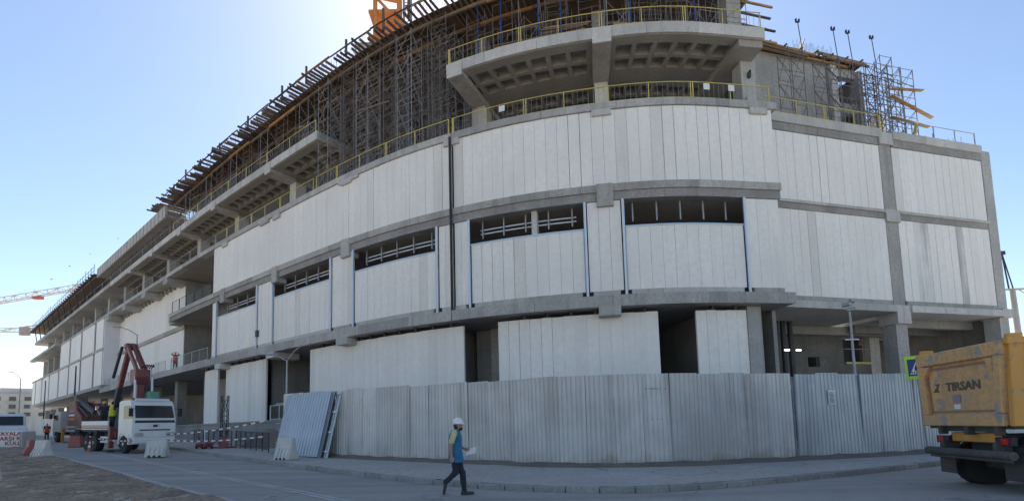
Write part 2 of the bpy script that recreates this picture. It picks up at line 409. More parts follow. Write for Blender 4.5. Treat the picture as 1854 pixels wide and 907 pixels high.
# ------------------------------------------------------------------ hoarding of corrugated sheets
FEN = Line([(24, 23.2), (19.5, 21.2), (15.61, 19.66), (12.58, 18.62), (9.8, 17.92), (7.41, 17.28), (5.24, 16.86), (3.08, 16.86), (1.32, 17.4), (-1.63, 19.18), (-5.21, 21.2), (-7.9, 23.1), (-12.32, 26.6)])
def corrugated(wd, h, m, name='metal_sheet', per=0.16, dep=0.024):
    mb = MB(); prof = []; n = int(round(wd / per)); x = 0
    for i in range(n):
        x0 = -wd / 2 + i * per
        prof += [(x0, 0), (x0 + per * 0.62, 0), (x0 + per * 0.72, -dep), (x0 + per * 0.9, -dep)]
    prof.append((wd / 2, 0)); P = []; F = []
    for z in (0, h):
        P += [(a, b, z) for a, b in prof]
    k = len(prof)
    for i in range(k - 1): F.append((i, i + 1, k + i + 1, k + i))
    P2 = [(a, b - 0.004, c) for a, b, c in P]          # back face, so the sheet has two sides
    mb.add(P, F); mb.add(P2, [tuple(reversed(f)) for f in F])
    me = bpy.data.meshes.new(name); me.from_pydata(mb.v, [], mb.f); me.materials.append(m); return me
fence = thing('hoarding_fence', 'long grey corrugated metal hoarding curving along the pavement in front of the building', 'fence', (5.24, 16.86, 0.1))
SW = 0.96
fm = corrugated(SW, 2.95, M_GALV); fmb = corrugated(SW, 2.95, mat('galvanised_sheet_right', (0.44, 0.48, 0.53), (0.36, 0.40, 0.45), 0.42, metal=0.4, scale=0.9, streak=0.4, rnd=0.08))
def s_at(line, x):                            # arc length where a plan line passes x
    return min((abs(line.pt(i * 0.05).x - x), i * 0.05) for i in range(int(line.len / 0.05)))[1]
sg = s_at(FEN, 9.8)
posts = [sg + 0.05, sg - 0.05]
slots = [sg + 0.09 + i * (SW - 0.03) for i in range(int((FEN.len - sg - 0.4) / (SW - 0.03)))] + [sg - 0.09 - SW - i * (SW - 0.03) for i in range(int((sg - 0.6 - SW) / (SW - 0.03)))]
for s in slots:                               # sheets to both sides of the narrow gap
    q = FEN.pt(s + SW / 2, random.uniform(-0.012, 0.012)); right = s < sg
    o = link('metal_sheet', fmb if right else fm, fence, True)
    o.location = (q.x, q.y, gz(q.x, q.y) + 0.14 + random.uniform(-0.03, 0.04))
    o.rotation_euler = (random.uniform(-0.022, 0.022), random.uniform(-0.004, 0.004), FEN.ang(s + SW / 2) + random.uniform(-0.015, 0.015))
for i in range(int(FEN.len / 2.4)): posts.append(0.6 + i * 2.4)
pm = MB().box(0, 0, 0, 0.07, 0.07, 2.9).mesh('fence_post', M_STEELG)
for t in posts:
    o = link('fence_post', pm, fence, True); q = FEN.pt(t, -0.09); o.location = (q.x, q.y, gz(q.x, q.y) + 0.1); o.rotation_euler = (0, 0, FEN.ang(t))
for z in (0.6, 1.6, 2.6):
    mb = MB(); FEN.ribbon(mb, 0.5, FEN.len, -0.05, -0.09, z, z + 0.05, 0.8, gz); mb.build('fence_rail', M_STEELG, fence, world=True)
mb = MB()                                     # soil washed up against the foot of the fence
P = []; F = []; n = 90
for i in range(n + 1):
    t = 6 + (FEN.len - 6.5) * i / n
    w = 0.5 + 0.25 * mnoise.noise((t * 0.6, 0, 0))
    for o, z in ((w, 0.131), (w * 0.55, 0.19 + 0.05 * mnoise.noise((t, 1, 0))), (0.05, 0.25 + 0.06 * mnoise.noise((t * 1.3, 2, 0))), (-0.3, 0.15)):
        q = FEN.pt(t, o); P.append((q.x, q.y, gz(q.x, q.y) + z))
for i in range(n):
    for j in range(3): a = i * 4 + j; F.append((a, a + 1, a + 5, a + 4))
struct(mb.add(P, F).build('mud_bank', M_MUD, smooth=True))
# notice on the right part of the hoarding
t = s_at(FEN, 11.35); q = FEN.pt(t, 0.02); a = FEN.ang(t)
no = thing('notice_sheet', 'small white paper notice with lines of print fixed to the right end of the hoarding', 'notice', (q.x, q.y, 2.0), a)
MB().box(0, 0, 0, 0.30, 0.008, 0.52).build('paper', M_WHITE, no)
mb = MB()
for i in range(9): mb.box(0.02 * random.uniform(-1, 1), 0.007, 0.06 + i * 0.045, random.uniform(0.14, 0.24), 0.003, 0.018)
mb.build('print', M_STEELD, no)
# stack of blue grey sheets with their frame, leaning on the hoarding
base = Vector((-10.0, 23.6, 0)); base.z = gz(base.x, base.y) + 0.13
ang = math.atan2(25.2 - 22.0, -12.0 + 8.0)
st = thing('leaning_sheet_stack', 'bluish corrugated sheets on a steel frame leaning against the left end of the hoarding', 'metal sheets', base, ang)
st.rotation_euler = (R(13.5), 0, ang)         # top leans back towards the hoarding
me = corrugated(0.96, 2.95, M_GALVB, per=0.24, dep=0.04)
for k, x in enumerate((-1.45, -0.49, 0.47, 1.43)):
    o = link('metal_sheet', me, st); o.location = (x, 0.03, 0.02)
    o2 = link('metal_sheet', me, st); o2.location = (x - 0.12, -0.075, 0.0)
for z in (0.25, 1.1, 2.0, 2.85): MB().box(-0.35, -0.16, z, 4.0, 0.06, 0.06).build('frame_rail', M_STEELW, st)
for x in (-2.1, -2.28, 1.5): MB().box(x, -0.22, 0, 0.07, 0.05, 3.0).build('frame_post', M_STEELW, st)
MB().box(-2.05, -0.09, 0, 0.13, 0.015, 2.95).build('edge_plate', M_STEELD, st)

# ------------------------------------------------------------------ the unfinished building
bld = thing('unfinished_building', 'huge curved concrete building shell clad with white panels, scaffolded top floor', 'building', (8.8, 25.4, 0))
def part(name, mb, m, bevel=0.0, smooth=False): return mb.build(name, m, bld, bevel, smooth, world=True)
def rib(name, s0, s1, o0, o1, z0, z1, m, line=FAC, step=0.9):
    if name in ('fascia', 'slab_edge', 'upstand') and s1 - s0 > 5:      # cast in lengths, each with its own tone
        a = s0
        while a < s1 - 0.01:
            b = a + random.uniform(2.6, 5.2); b = s1 if s1 - b < 1.5 else b
            mb = MB(); line.ribbon(mb, a, b - (0.012 if b < s1 else 0), o0 + random.uniform(-0.006, 0.006), o1, z0, z1, step); o = part(name, mb, m); a = b
        return o
    mb = MB(); line.ribbon(mb, s0, s1, o0, o1, z0, z1, step); return part(name, mb, m)
PM = {}
def panel(line, s, wd, z0, z1, off, m, th=0.15, gap=0.010):
    key = (round(wd, 2), round(z1 - z0, 2), m.name, gap)
    if key not in PM: PM[key] = MB().box(0, 0, 0, wd - gap, th, z1 - z0).mesh('wall_panel', m, bevel=0.008)
    o = link('wall_panel', PM[key], bld, True); q = line.pt(s, off - th / 2 + random.uniform(-0.007, 0.007))
    o.location = (q.x, q.y, z0); o.rotation_euler = (0, 0, line.ang(s)); return o
def panels(line, s0, s1, z0, z1, off, w=0.6, grey=0.09, seed=0, jag=0.0, stain=False):
    rr = random.Random(seed); n = max(1, int(round((s1 - s0) / w))); w = (s1 - s0) / n
    for k in range(n):
        m = M_PANELG if rr.random() < grey else (M_PANELS if (stain and rr.random() < 0.45) else M_PANEL)
        zt = z1 - (rr.choice([0, 0, 0, 0.02]) if jag else 0)
        panel(line, s0 + (k + 0.5) * w, w, z0, zt, off, m, gap=0.035 if rr.random() < 0.1 else 0.010)
JT = 17.76                                                   # expansion joint
COLS = [0.8, 9.2, JT, 26.4, 35.2, 44.2]
WIN = [(1.97, 8.33), (10.25, 16.73), (18.83, 25.7), (28.05, 35.6), (38.1, 45.6)]
END = 46.6
# floor slabs and their street edges
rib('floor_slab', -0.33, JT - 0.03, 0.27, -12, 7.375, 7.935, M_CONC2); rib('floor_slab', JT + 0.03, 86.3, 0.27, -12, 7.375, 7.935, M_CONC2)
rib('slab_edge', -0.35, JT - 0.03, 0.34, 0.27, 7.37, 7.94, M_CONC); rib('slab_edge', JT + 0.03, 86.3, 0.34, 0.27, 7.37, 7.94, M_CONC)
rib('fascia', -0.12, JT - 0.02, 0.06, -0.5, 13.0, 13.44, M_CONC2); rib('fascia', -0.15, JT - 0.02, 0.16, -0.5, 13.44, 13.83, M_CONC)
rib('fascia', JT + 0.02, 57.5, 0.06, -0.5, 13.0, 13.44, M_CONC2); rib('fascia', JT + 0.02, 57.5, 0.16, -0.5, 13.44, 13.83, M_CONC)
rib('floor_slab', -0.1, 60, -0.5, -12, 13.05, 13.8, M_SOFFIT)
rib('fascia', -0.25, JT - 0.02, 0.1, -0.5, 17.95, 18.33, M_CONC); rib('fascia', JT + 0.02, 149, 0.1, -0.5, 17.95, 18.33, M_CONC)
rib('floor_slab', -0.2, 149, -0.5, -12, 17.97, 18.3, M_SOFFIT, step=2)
# upstand behind the window posts
cuts = sorted([a for w in WIN for a in w]); edges = [0.0] + cuts + [END]
for i in range(len(edges) - 1):
    a, b = edges[i] + (0.28 if i else 0), edges[i + 1] - (0.28 if i < len(edges) - 2 else 0)
    for u, v in (((a, JT - 0.09), (JT + 0.09, b)) if a < JT < b else ((a, b),)): rib('upstand', u, v, 0.03 + 0.01 * (i % 2), -0.22, 7.94, 8.24, M_CONC3 if i % 3 else M_CONC)
# haunch blocks on the column grid
for i, c in enumerate(COLS):
    if c != JT and i: rib('haunch', c - 0.54, c + 0.54, 0.42, -1.6, 6.92, 7.36, M_CONC3)
    if c != JT and i: rib('haunch', c - 0.42, c + 0.42, 0.2, -0.6, 12.66, 13.86, M_CONC)
    rib('haunch', c - 0.5, c + 0.5, 0.14, -0.6, 17.62, 17.94, M_CONC3)
rib('haunch', 25.2, 27.2, 0.13, -0.6, 17.75, 17.94, M_CONC); rib('haunch', 36.4, 37.8, 0.13, -0.6, 17.7, 17.94, M_CONC)
# upper storey: blind panels
for a, b, sd in ((0.0, JT - 0.08, 1), (JT + 0.08, END, 2)): panels(FAC, a, b, 13.84, 17.93, 0.0, seed=sd)
# first storey: full panels between windows, low ones under them
full = [(0.0, 1.87), (8.43, 10.15), (16.83, JT - 0.09), (JT + 0.09, 18.73), (25.8, 27.95), (35.7, 38.0), (45.7, END)]
for i, (a, b) in enumerate(full): panels(FAC, a, b, 8.25, 12.98, 0.0, w=0.55, seed=10 + i, grey=0.15)
for i, (a, b) in enumerate(WIN): panels(FAC, a + 0.1, b - 0.1, 8.25, 11.52, 0.0, seed=20 + i)
pw = MB().box(0, 0, 0, 0.10, 0.10, 5.06).mesh('window_post', M_STEELW); pf = MB().box(0, 0, 0, 0.16, 0.16, 0.02).mesh('foot_plate', M_STEELW)
pbl = MB().box(0, 0, 0, 0.035, 0.03, 5.0).mesh('blue_foil', M_STEELB)
for wi, (a, b) in enumerate(WIN):
    for t, sd in ((a, 1), (b, -1)):
        o = link('window_post', pw, bld, True); q = FAC.pt(t, 0.07, 7.94); o.location = q; o.rotation_euler = (0, 0, FAC.ang(t))
        f = link('foot_plate', pf, o); g = link('blue_foil', pbl, o); g.location = (0.06 * sd, 0.04, 0.03)
    rib('window_sill', a + 0.05, b - 0.05, 0.03, -0.2, 11.525, 11.60, M_STEELW)
    rib('window_trim', a + 0.05, b - 0.05, 0.035, 0.031, 11.56, 11.60, M_STEELB)
    n = 5 if wi != 4 else 4
    for k in range(n):
        t = a + (b - a) * (k + 0.55) / n; q = FAC.pt(t, -0.55)
        part('hanger', MB().box(q.x, q.y, 12.0, 0.07, 0.07, 1.04, FAC.ang(t)), M_STEELG)
    if wi:
        for z in (12.28, 12.5): rib('pipe', a + 0.5, b - 0.4, -0.62, -0.68, z, z + 0.06, M_STEELW)
q0 = FAC.pt(13.0, -0.45); part('pier', MB().box(q0.x, q0.y, 11.5, 0.3, 0.4, 1.55, FAC.ang(13.0)), M_CONC3)
q0 = FAC.pt(37.95, 0.06); part('vent_box', MB().box(q0.x, q0.y, 8.9, 0.35, 0.16, 0.5, FAC.ang(38)), M_STEELD)
part('drain_pipe', MB().tube(FAC.pt(JT, 0.25, 7.95), FAC.pt(JT, 0.25, 18.0), 0.07, 8), M_BLACK)
# ground storey
GP = [(1.97, 4.75), (6.74, 15.28), (17.42, 31.07), (37.3, 44.4), (46.1, 49.0)]
for i, (a, b) in enumerate(GP):
    panels(FAC, a, b, 2.28, 7.16, -0.38, seed=40 + i, grey=0.12, jag=1)
    for k in range(int((b - a) / 1.25)):
        q = FAC.pt(a + 0.7 + k * 1.25, -0.3); part('bracket', MB().box(q.x, q.y, 7.16, 0.12, 0.22, 0.2, FAC.ang(a + k)), M_STEELD)
rib('ground_column', 1.18, 1.95, -0.33, -1.2, 0.2, 7.36, M_CONC)
rib('plinth_wall', -0.2, 58, -0.2, -0.9, 0.0, 2.27, M_CONC2)
rib('plinth_cap', 31, 58, -0.12, -0.92, 2.272, 2.38, M_CONC)
for a, b, o, m in ((15.0, 17.0, -3.0, M_CONC), (17.15, 18.2, -3.3, M_CONC2), (31.0, 33.2, -2.6, M_CONC), (33.5, 37.8, -5.2, M_CONC2), (49.2, 58.5, -5.0, M_CONC), (44.2, 46.3, -4.5, M_CONC2)):
    rib('inner_wall', a, b, o, o - 0.25, 0.3, 7.36, m)
for t in (53.5, 62.2, 71.1, 80.0, 89, 98, 107, 116, 125, 134, 143, 150):
    rib('ground_column', t - 0.45, t + 0.45, -2.0, -2.9, 0.3, 7.3, M_CONC2)
    if t > 85: rib('ground_column', t - 0.45 + 3, t + 0.45 + 3, -7.0, -7.9, 0.3, 7.3, M_CONC2)
# cross walls added to keep light out, so the ground storey openings stay dark
for t in (-0.2, 3.4, 8.2, 14.4, 19.0, 30.2, 38.2, 43.6):
    a, b = FAC.pt(t, -1.3), FAC.pt(t, -11.9); part('added_cross_wall', MB().bar((a.x, a.y, 3.75), (b.x, b.y, 3.75), 0.22, 7.2), M_CONC2)
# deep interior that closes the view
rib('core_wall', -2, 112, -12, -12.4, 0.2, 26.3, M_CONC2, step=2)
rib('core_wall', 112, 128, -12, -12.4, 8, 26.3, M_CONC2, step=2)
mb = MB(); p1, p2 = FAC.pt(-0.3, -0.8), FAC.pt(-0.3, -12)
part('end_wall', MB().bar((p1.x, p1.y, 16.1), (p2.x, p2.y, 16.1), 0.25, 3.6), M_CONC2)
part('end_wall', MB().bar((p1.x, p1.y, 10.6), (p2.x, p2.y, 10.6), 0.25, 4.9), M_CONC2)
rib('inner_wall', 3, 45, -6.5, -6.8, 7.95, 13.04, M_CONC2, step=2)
# recessed bay with two balconies
rib('balcony_edge', 57.5, 57.9, 0.16, -5, 13.0, 13.83, M_CONC)
rib('bay_wall', 46.4, 46.62, -0.2, -6, 8, 17.95, M_PANELG); rib('bay_wall', 47, 60, -5.4, -5.6, 8, 17.95, M_CONC2)
rib('bay_door', 47.4, 49.2, -5.2, -5.38, 8, 12.9, M_CONC3); rib('bay_door', 47.4, 48.8, -5.2, -5.38, 13.85, 17.9, M_CONC3)
rib('bay_column', 51.0, 51.8, -2.2, -3.0, 7.95, 17.95, M_CONC)
# two storey wall of the left part, set back
for a, b, z0, z1, sd in ((58.8, 86.0, 8.35, 12.62, 60), (58.8, 86.0, 13.12, 17.75, 61)): panels(FAC, a, b, z0, z1, -1.6, w=2.1, seed=sd, grey=0.1, jag=1)
rib('fascia', 58.6, 86.2, -1.45, -2.2, 12.63, 13.1, M_CONC); rib('wall_end', 58.6, 58.78, -1.55, -5.5, 8, 17.9, M_CONC2)
rib('upstand', 57.0, 86.0, -1.4, -2.0, 7.95, 8.33, M_CONC)
for k in range(20):
    t = 59.4 + k * 1.35; q = FAC.pt(t, -1.5); part('bracket', MB().box(q.x, q.y, 17.5, 0.35, 0.5, 0.42, FAC.ang(t)), M_CONC2)
for t in (59.5, 67.5, 76, 84.5): rib('haunch', t - 0.7, t + 0.7, 0.16, -3.5, 17.3, 17.94, M_CONC)
# projecting box, one storey longer below
rib('floor_slab', 86.3, 152.5, 0.3, -12, 8.0, 8.5, M_CONC, step=2); rib('floor_slab', 86.2, 152.2, 0.2, -12, 13.4, 13.75, M_CONC, step=2)
sl = [86.1, 91.7, 101.15, 110.4, 119.8]
for a, b in zip(sl, sl[1:]): panels(FAC, a + 0.6, b - 0.6, 13.76, 17.9, 0.12, w=4.6 if b - a < 7 else 4.4, seed=70 + int(a), grey=0)
sl = [86.1, 92.0, 101.2, 110.8, 120.0, 130.0, 138.9, 147.3, 152]
for a, b in zip(sl, sl[1:]): panels(FAC, a + 0.6, b - 0.6, 8.52, 13.38, 0.12, w=4.4, seed=80 + int(a), grey=0)
rib('box_side', 85.9, 86.15, 0.1, -1.7, 8.52, 17.92, M_PANELB); rib('box_side', 152.0, 152.2, 0.1, -12, 8.52, 13.38, M_PANELB)
rib('inner_wall', 86.3, 119.6, -0.9, -1.1, 8.5, 17.9, M_STEELD, step=3); rib('inner_wall', 119.6, 152, -0.9, -1.1, 8.5, 13.4, M_STEELD, step=3)
for t in (122, 129, 136, 143, 149):
    for o in (-1.2, -6.5): rib('column', t - 0.45, t + 0.45, o, o - 0.9, 13.75, 17.95, M_CONC)
rib('fascia', 119.6, 150.5, 0.9, 0.1, 17.9, 18.34, M_CONC, step=2)
# ---- third floor terrace: columns, coffered slab above
def coffered(s0, s1, z0, rows, beams, solid=()):
    """A slab whose underside is a grid of recesses; rows = offsets of the coffer rows."""
    th = 0.42; zt = z0 + 0.62
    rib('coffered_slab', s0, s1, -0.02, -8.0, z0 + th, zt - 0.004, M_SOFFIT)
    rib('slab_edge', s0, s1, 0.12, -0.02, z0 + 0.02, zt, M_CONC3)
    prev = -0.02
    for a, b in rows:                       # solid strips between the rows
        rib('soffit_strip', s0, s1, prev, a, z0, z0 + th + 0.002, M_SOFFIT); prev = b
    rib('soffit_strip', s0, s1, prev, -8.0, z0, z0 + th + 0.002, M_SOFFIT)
    for ri, (a, b) in enumerate(rows):
        t = s0; pitch = 1.16
        def one(u, v, st):
            if v - u > 0.01: mb = MB(); FAC.ribbon(mb, u, v, a, b, z0 - 0.003, z0 + th, st); part('soffit_rib', mb, M_SOFFIT)
        stops = sorted(beams + [s1]); cur = s0
        for bi, stp in enumerate(stops):
            lo = cur + (0.55 if bi else 0.0); hi = stp - (0.55 if stp != s1 else 0.0)
            n = max(1, int((hi - lo) / pitch)); mar = (hi - lo - n * pitch) / 2 + 0.14
            one(lo - (0.55 if bi else 0), lo + mar, 0.7)
            for k in range(n - 1):
                x = lo + mar - 0.14 + (k + 1) * pitch; one(x - 0.13, x + 0.13, 1.0)
            one(hi - mar, hi + (0.55 if stp != s1 else 0), 0.7)
            cur = stp
ROWS = [(-0.62, -1.5), (-1.75, -2.55), (-4.2, -5.0), (-5.25, -6.0)]
coffered(0.1, 18.0, 21.93, ROWS, [9.0]); coffered(29.7, 84, 21.93, ROWS, [36.6, 46.8, 55.7, 65, 74])
rib('slab_edge', 84, 152, 0.12, -9, 21.95, 22.5, M_CONC, step=2)
for t, w in ((9.0, 0.5), (17.45, 0.5), (36.6, 0.45), (46.8, 0.45), (55.7, 0.45), (65, 0.45), (74, 0.45)):
    mb = MB(); P = []
    for z0, o in ((21.72, 0.14), (21.55, -2.6), (21.55, -7.9)):
        P.append((o, z0))
    for (oa, za), (ob, zb) in zip(P, P[1:]):
        a0, a1, b0, b1 = FAC.pt(t - w, oa), FAC.pt(t + w, oa), FAC.pt(t - w, ob), FAC.pt(t + w, ob)
        mb.hexa([(a0.x, a0.y, za), (a1.x, a1.y, za), (b1.x, b1.y, zb), (b0.x, b0.y, zb), (a0.x, a0.y, 22.33), (a1.x, a1.y, 22.33), (b1.x, b1.y, 22.33), (b0.x, b0.y, 22.33)])
    part('cantilever_beam', mb, M_CONC)
    rib('beam_head', t - w, t + w, 0.16, 0.05, 21.66, 22.5, M_CONC3)
for t, o, w in ((0.35, -1.6, 0.42), (9.0, -3.4, 0.42), (17.5, -3.4, 0.5), (36.6, -2.4, 0.45), (46.8, -2.4, 0.45), (55.7, -2.2, 0.45), (65, -2.0, 0.45), (74, -1.8, 0.45), (83, -1.8, 0.45), (92, -1.8, 0.45), (101, -1.8, 0.4), (110, -1.8, 0.4), (119, -1.8, 0.4), (128, -1.8, 0.4), (137, -1.8, 0.4), (146, -1.8, 0.4)):
    rib('column', t - w, t + w, o + w, o - w, 18.3, 21.95, M_CONC3 if t < 60 else M_CONC)
rib('soffit_block', 0.12, 1.5, -0.1, -5, 21.55, 21.93, M_SOFFIT)
rib('terrace_wall', 1.5, 16.5, -7.6, -7.9, 18.3, 21.95, mat('brick_fill', (0.30, 0.235, 0.17), (0.22, 0.18, 0.14), 0.9, scale=0.7, streak=0.3), step=2)
rib('terrace_wall', 31, 60, -5.6, -5.9, 18.3, 21.95, M_CONC, step=2); rib('terrace_wall', 60, 120, -6.5, -6.8, 18.3, 21.95, M_CONC2, step=3)
for t in (19.0, 22.6, 26.2, 29.4):                         # columns standing in the open bay
    rib('column', t - 0.4, t + 0.4, -4.2, -5.0, 18.3, 26.2, M_CONC2)
rib('floor_beam', 18.0, 29.8, -5.2, -5.7, 21.5, 22.3, M_CONC)
# fourth floor
for t in (0.8, 9.0, 17.4, 36, 45, 54, 63, 72, 81, 90, 99, 108, 117, 126, 135, 144): rib('column', t - 0.42, t + 0.42, -1.4 if t < 1 else -3.2, -2.3 if t < 1 else -4.0, 22.55, 26.3 if t < 60 else 25.02, M_CONC)
rib('roof_slab', 60.5, 92.5, 0.0, -12, 25.0, 25.3, M_CONC, step=2)
rib('parapet', 60.5, 92.5, 0.14, -0.08, 24.95, 26.25, M_CONC3, step=2)
for k in range(22):
    t = 61.2 + k * 1.45; rib('parapet_rib', t, t + 0.1, 0.19, 0.14, 25.0, 26.2, M_CONC)
rib('roof_slab', 92.5, 154, 0.2, -12, 25.05, 25.3, M_PLY, step=3)
rib('shade_wall', 60, 150, -4.6, -4.8, 22.5, 25.0, M_CONC2, step=3)
rib('floor_slab', 84, 152, -1, -12, 22.0, 22.4, M_SOFFIT, step=3)

# ---- right wing
def wrib(name, u0, u1, o0, o1, z0, z1, m): return rib(name, W(u0), W(u1), o0, o1, z0, z1, m, WING, 4.0)
for a, b, sd in ((-0.6, 7.62, 90), (8.62, 16.35, 91)):
    panels(WING, W(a), W(b), 13.92, 18.03, 0.0, seed=sd, grey=0.16); panels(WING, W(a), W(b), 8.36, 13.38, 0.0, seed=sd + 5, grey=0.06, stain=sd == 91)
for u0, u1 in ((-0.9, 7.55), (8.69, 16.3)):
    wrib('fascia', u0, u1, 0.06, -8, 18.05, 18.5, M_CONC2); wrib('fascia', u0, u1 + (0.3 if u1 < 9 else 0), 0.16, -8, 18.5, 19.02, M_CONC3)
    wrib('fascia', u0, u1, 0.05, -9, 13.39, 13.74, M_CONC2); wrib('fascia', u0, u1, 0.15, -0.6, 13.74, 13.9, M_CONC3)
    wrib('fascia', u0, u1, 0.04, -0.5, 8.02, 8.34, M_CONC); wrib('fascia', u0, u1, 0.3, -10, 7.62, 8.02, M_CONC3)
wrib('column', 7.68, 8.56, -0.02, -0.9, 0.1, 18.4, M_CONC); wrib('column', 16.38, 17.2, 0.02, -0.9, 0.1, 18.75, M_CONC)
for z in (18.12, 13.2): wrib('column_head', 7.58, 8.66, 0.14, -0.6, z, z + 0.75, M_CONC3)
wrib('column_head', 7.6, 8.66, 0.2, -1.0, 6.95, 8.05, M_CONC3); wrib('column_head', 16.32, 17.22, 0.3, -1.0, 7.55, 8.1, M_CONC3)
wrib('floor_slab', -2.5, 17.0, -8, -12, 18.05, 19.0, M_CONC2); wrib('core_wall', 13.2, 17.1, -9.8, -10.1, 0.1, 18.2, M_CONCSHADE)
wrib('side_wall', 16.9, 17.15, -0.9, -10, 0.1, 18.6, M_CONCSHADE)
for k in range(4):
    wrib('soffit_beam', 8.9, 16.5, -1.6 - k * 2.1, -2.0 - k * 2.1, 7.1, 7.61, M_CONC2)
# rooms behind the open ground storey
wrib('inner_wall', -1.0, 4.6, -5.0, -5.3, 0.1, 7.6, M_CONCSHADE)
wrib('inner_wall', 4.6, 6.1, -5.0, -5.3, 0.1, 7.6, M_CONCSHADE); wrib('inner_wall', 6.1, 7.1, -5.0, -5.3, 5.65, 7.6, M_CONCSHADE); wrib('inner_wall', 6.1, 7.1, -5.0, -5.3, 0.1, 4.95, M_CONCSHADE); wrib('inner_wall', 7.1, 9.2, -5.0, -5.3, 0.1, 7.6, M_CONCSHADE)
wrib('inner_wall', 9.2, 11.6, -5.0, -5.3, 0.1, 5.15, M_CONCSHADE); wrib('inner_wall', 9.2, 11.6, -6.2, -6.4, 5.1, 7.6, M_STEELD); wrib('inner_wall', 11.6, 12.5, -5.0, -5.6, 0.1, 7.6, M_CONC)
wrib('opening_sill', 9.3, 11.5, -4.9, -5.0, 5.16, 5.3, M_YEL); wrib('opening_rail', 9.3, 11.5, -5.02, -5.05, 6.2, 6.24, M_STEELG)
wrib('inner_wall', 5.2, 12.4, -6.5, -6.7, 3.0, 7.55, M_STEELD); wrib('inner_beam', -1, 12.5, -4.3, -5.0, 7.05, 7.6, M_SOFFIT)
for u in (2.0, 2.5, 3.05): part('drain_pipe', MB().tube(WING.pt(W(u), -3.2, 0.1), WING.pt(W(u), -3.2, 7.6), 0.16, 10), M_STEELD)
lb = MB()
for k in range(2): q = WING.pt(W(1.75 + k * 0.85), -2.2); lb.box(q.x, q.y, 5.58, 0.32, 0.08, 0.09, WING.ang(3))
part('strip_lamp', lb, mat('lit_strip', (0.9, 0.9, 0.9), None, 0.5, emit=((1, 1, 1), 1.6)))
# roof core of the wing
wrib('roof_core_wall', 1.6, 7.6, -3.0, -3.3, 19.0, 25.5, M_CONC); wrib('roof_core_wall', 7.6, 8.1, -2.7, -3.5, 19.0, 25.5, M_CONC3)
wrib('roof_core_wall', 9.95, 10.3, -2.7, -3.4, 19.0, 25.2, M_CONC); wrib('roof_core_beam', 8.1, 9.95, -2.9, -3.3, 22.1, 22.8, M_CONC); wrib('roof_core_beam', 8.1, 9.95, -2.9, -3.3, 24.7, 25.3, M_CONC)
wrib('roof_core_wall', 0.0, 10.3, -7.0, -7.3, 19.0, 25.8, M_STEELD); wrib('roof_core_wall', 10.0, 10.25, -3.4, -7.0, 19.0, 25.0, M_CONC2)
wrib('roof_stub', 12.0, 12.75, -3.2, -3.8, 19.0, 22.8, M_PANELG)
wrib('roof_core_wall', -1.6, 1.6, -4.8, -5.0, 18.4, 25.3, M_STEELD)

# ------------------------------------------------------------------ formwork deck under the unfinished roof
DZ = 26.35
fd = thing('formwork_deck', 'timber formwork deck with rows of joist ends jutting over the street along the roof edge', 'formwork', (-10, 32, DZ))
def fpart(name, mb, m): return mb.build(name, m, fd, world=True)
mb = MB(); FAC.ribbon(mb, -0.9, 61, -0.25, -12, DZ + 0.24, DZ + 0.29, 1.2); fpart('plywood_sheet', mb, M_PLY)
jm = MB().box(0, -0.9, 0, 0.085, 3.0, 0.16).mesh('joist', M_TIMB); jm2 = MB().box(0, -0.9, 0, 0.085, 3.4, 0.16).mesh('joist', M_TIMBD)
t = -0.8; rj = random.Random(3)
while t < 64:
    o = link('joist', jm if rj.random() < 0.55 else jm2, fd, True); q = FAC.pt(t, 0.0 + rj.uniform(-0.3, 0.25) + (0.25 if rj.random() < 0.1 else 0), DZ + 0.075 + rj.uniform(-0.005, 0.005)); o.location = q
    o.rotation_euler = (0, 0, FAC.ang(t) + rj.uniform(-0.07, 0.07)); t += rj.uniform(0.3, 0.5) if rj.random() < 0.85 else 0.75
for o, z, m in ((0.72, 0.26, M_TIMBD), (-0.55, -0.11, M_TIMB), (-2.0, -0.11, M_TIMB), (-3.6, -0.11, M_TIMBD), (-5.2, -0.11, M_TIMB), (-7, -0.11, M_TIMBD)):
    a = -0.8
    while a < 60.6:                         # bearers in lengths, lapped unevenly
        ln = rj.uniform(3.2, 5.4); b = min(a + ln, 60.8); mb = MB(); oo = o + rj.uniform(-0.06, 0.06)
        w = 0.07 if o > 0 else 0.13
        FAC.ribbon(mb, a, b, oo, oo - w, DZ + z, DZ + z + (0.06 if o > 0 else 0.18), 1.0); fpart('bearer', mb, m if rj.random() < 0.7 else M_TIMBO)
        a = b + (rj.uniform(0.3, 2.0) if o > 0 and rj.random() < 0.3 else 0.03)
for t in (20.6, 22.7, 26.3, 31, 34.4, 40.0, 45.5, 50, 54, 57.5):          # upright timbers of the edge guard
    mb = MB(); q = FAC.pt(t, 0.2); mb.box(q.x, q.y, DZ + 0.2, 0.12, 0.12, rj.uniform(0.9, 1.7), FAC.ang(t)); fpart('guard_post', mb, M_TIMBD)
mb = MB()
for k in range(180):
    q = FAC.pt(19 + k * 0.22 + rj.uniform(-0.05, 0.05), -0.2 + rj.uniform(-0.15, 0.1)); mb.tube((q.x, q.y, DZ + 0.25), (q.x + rj.uniform(-0.1, 0.1), q.y, DZ + rj.uniform(0.8, 1.35)), 0.012, 3)
fpart('rebar_starters', mb, M_STEEL)['kind'] = 'stuff'
for a, b in ((19, 23), (23.2, 30), (30.5, 38), (44, 52)):
    mb = MB(); FAC.ribbon(mb, a, b, 0.1, 0.06, DZ + 1.0, DZ + 1.06, 1.0); fpart('guard_rail', mb, M_TIMBD)
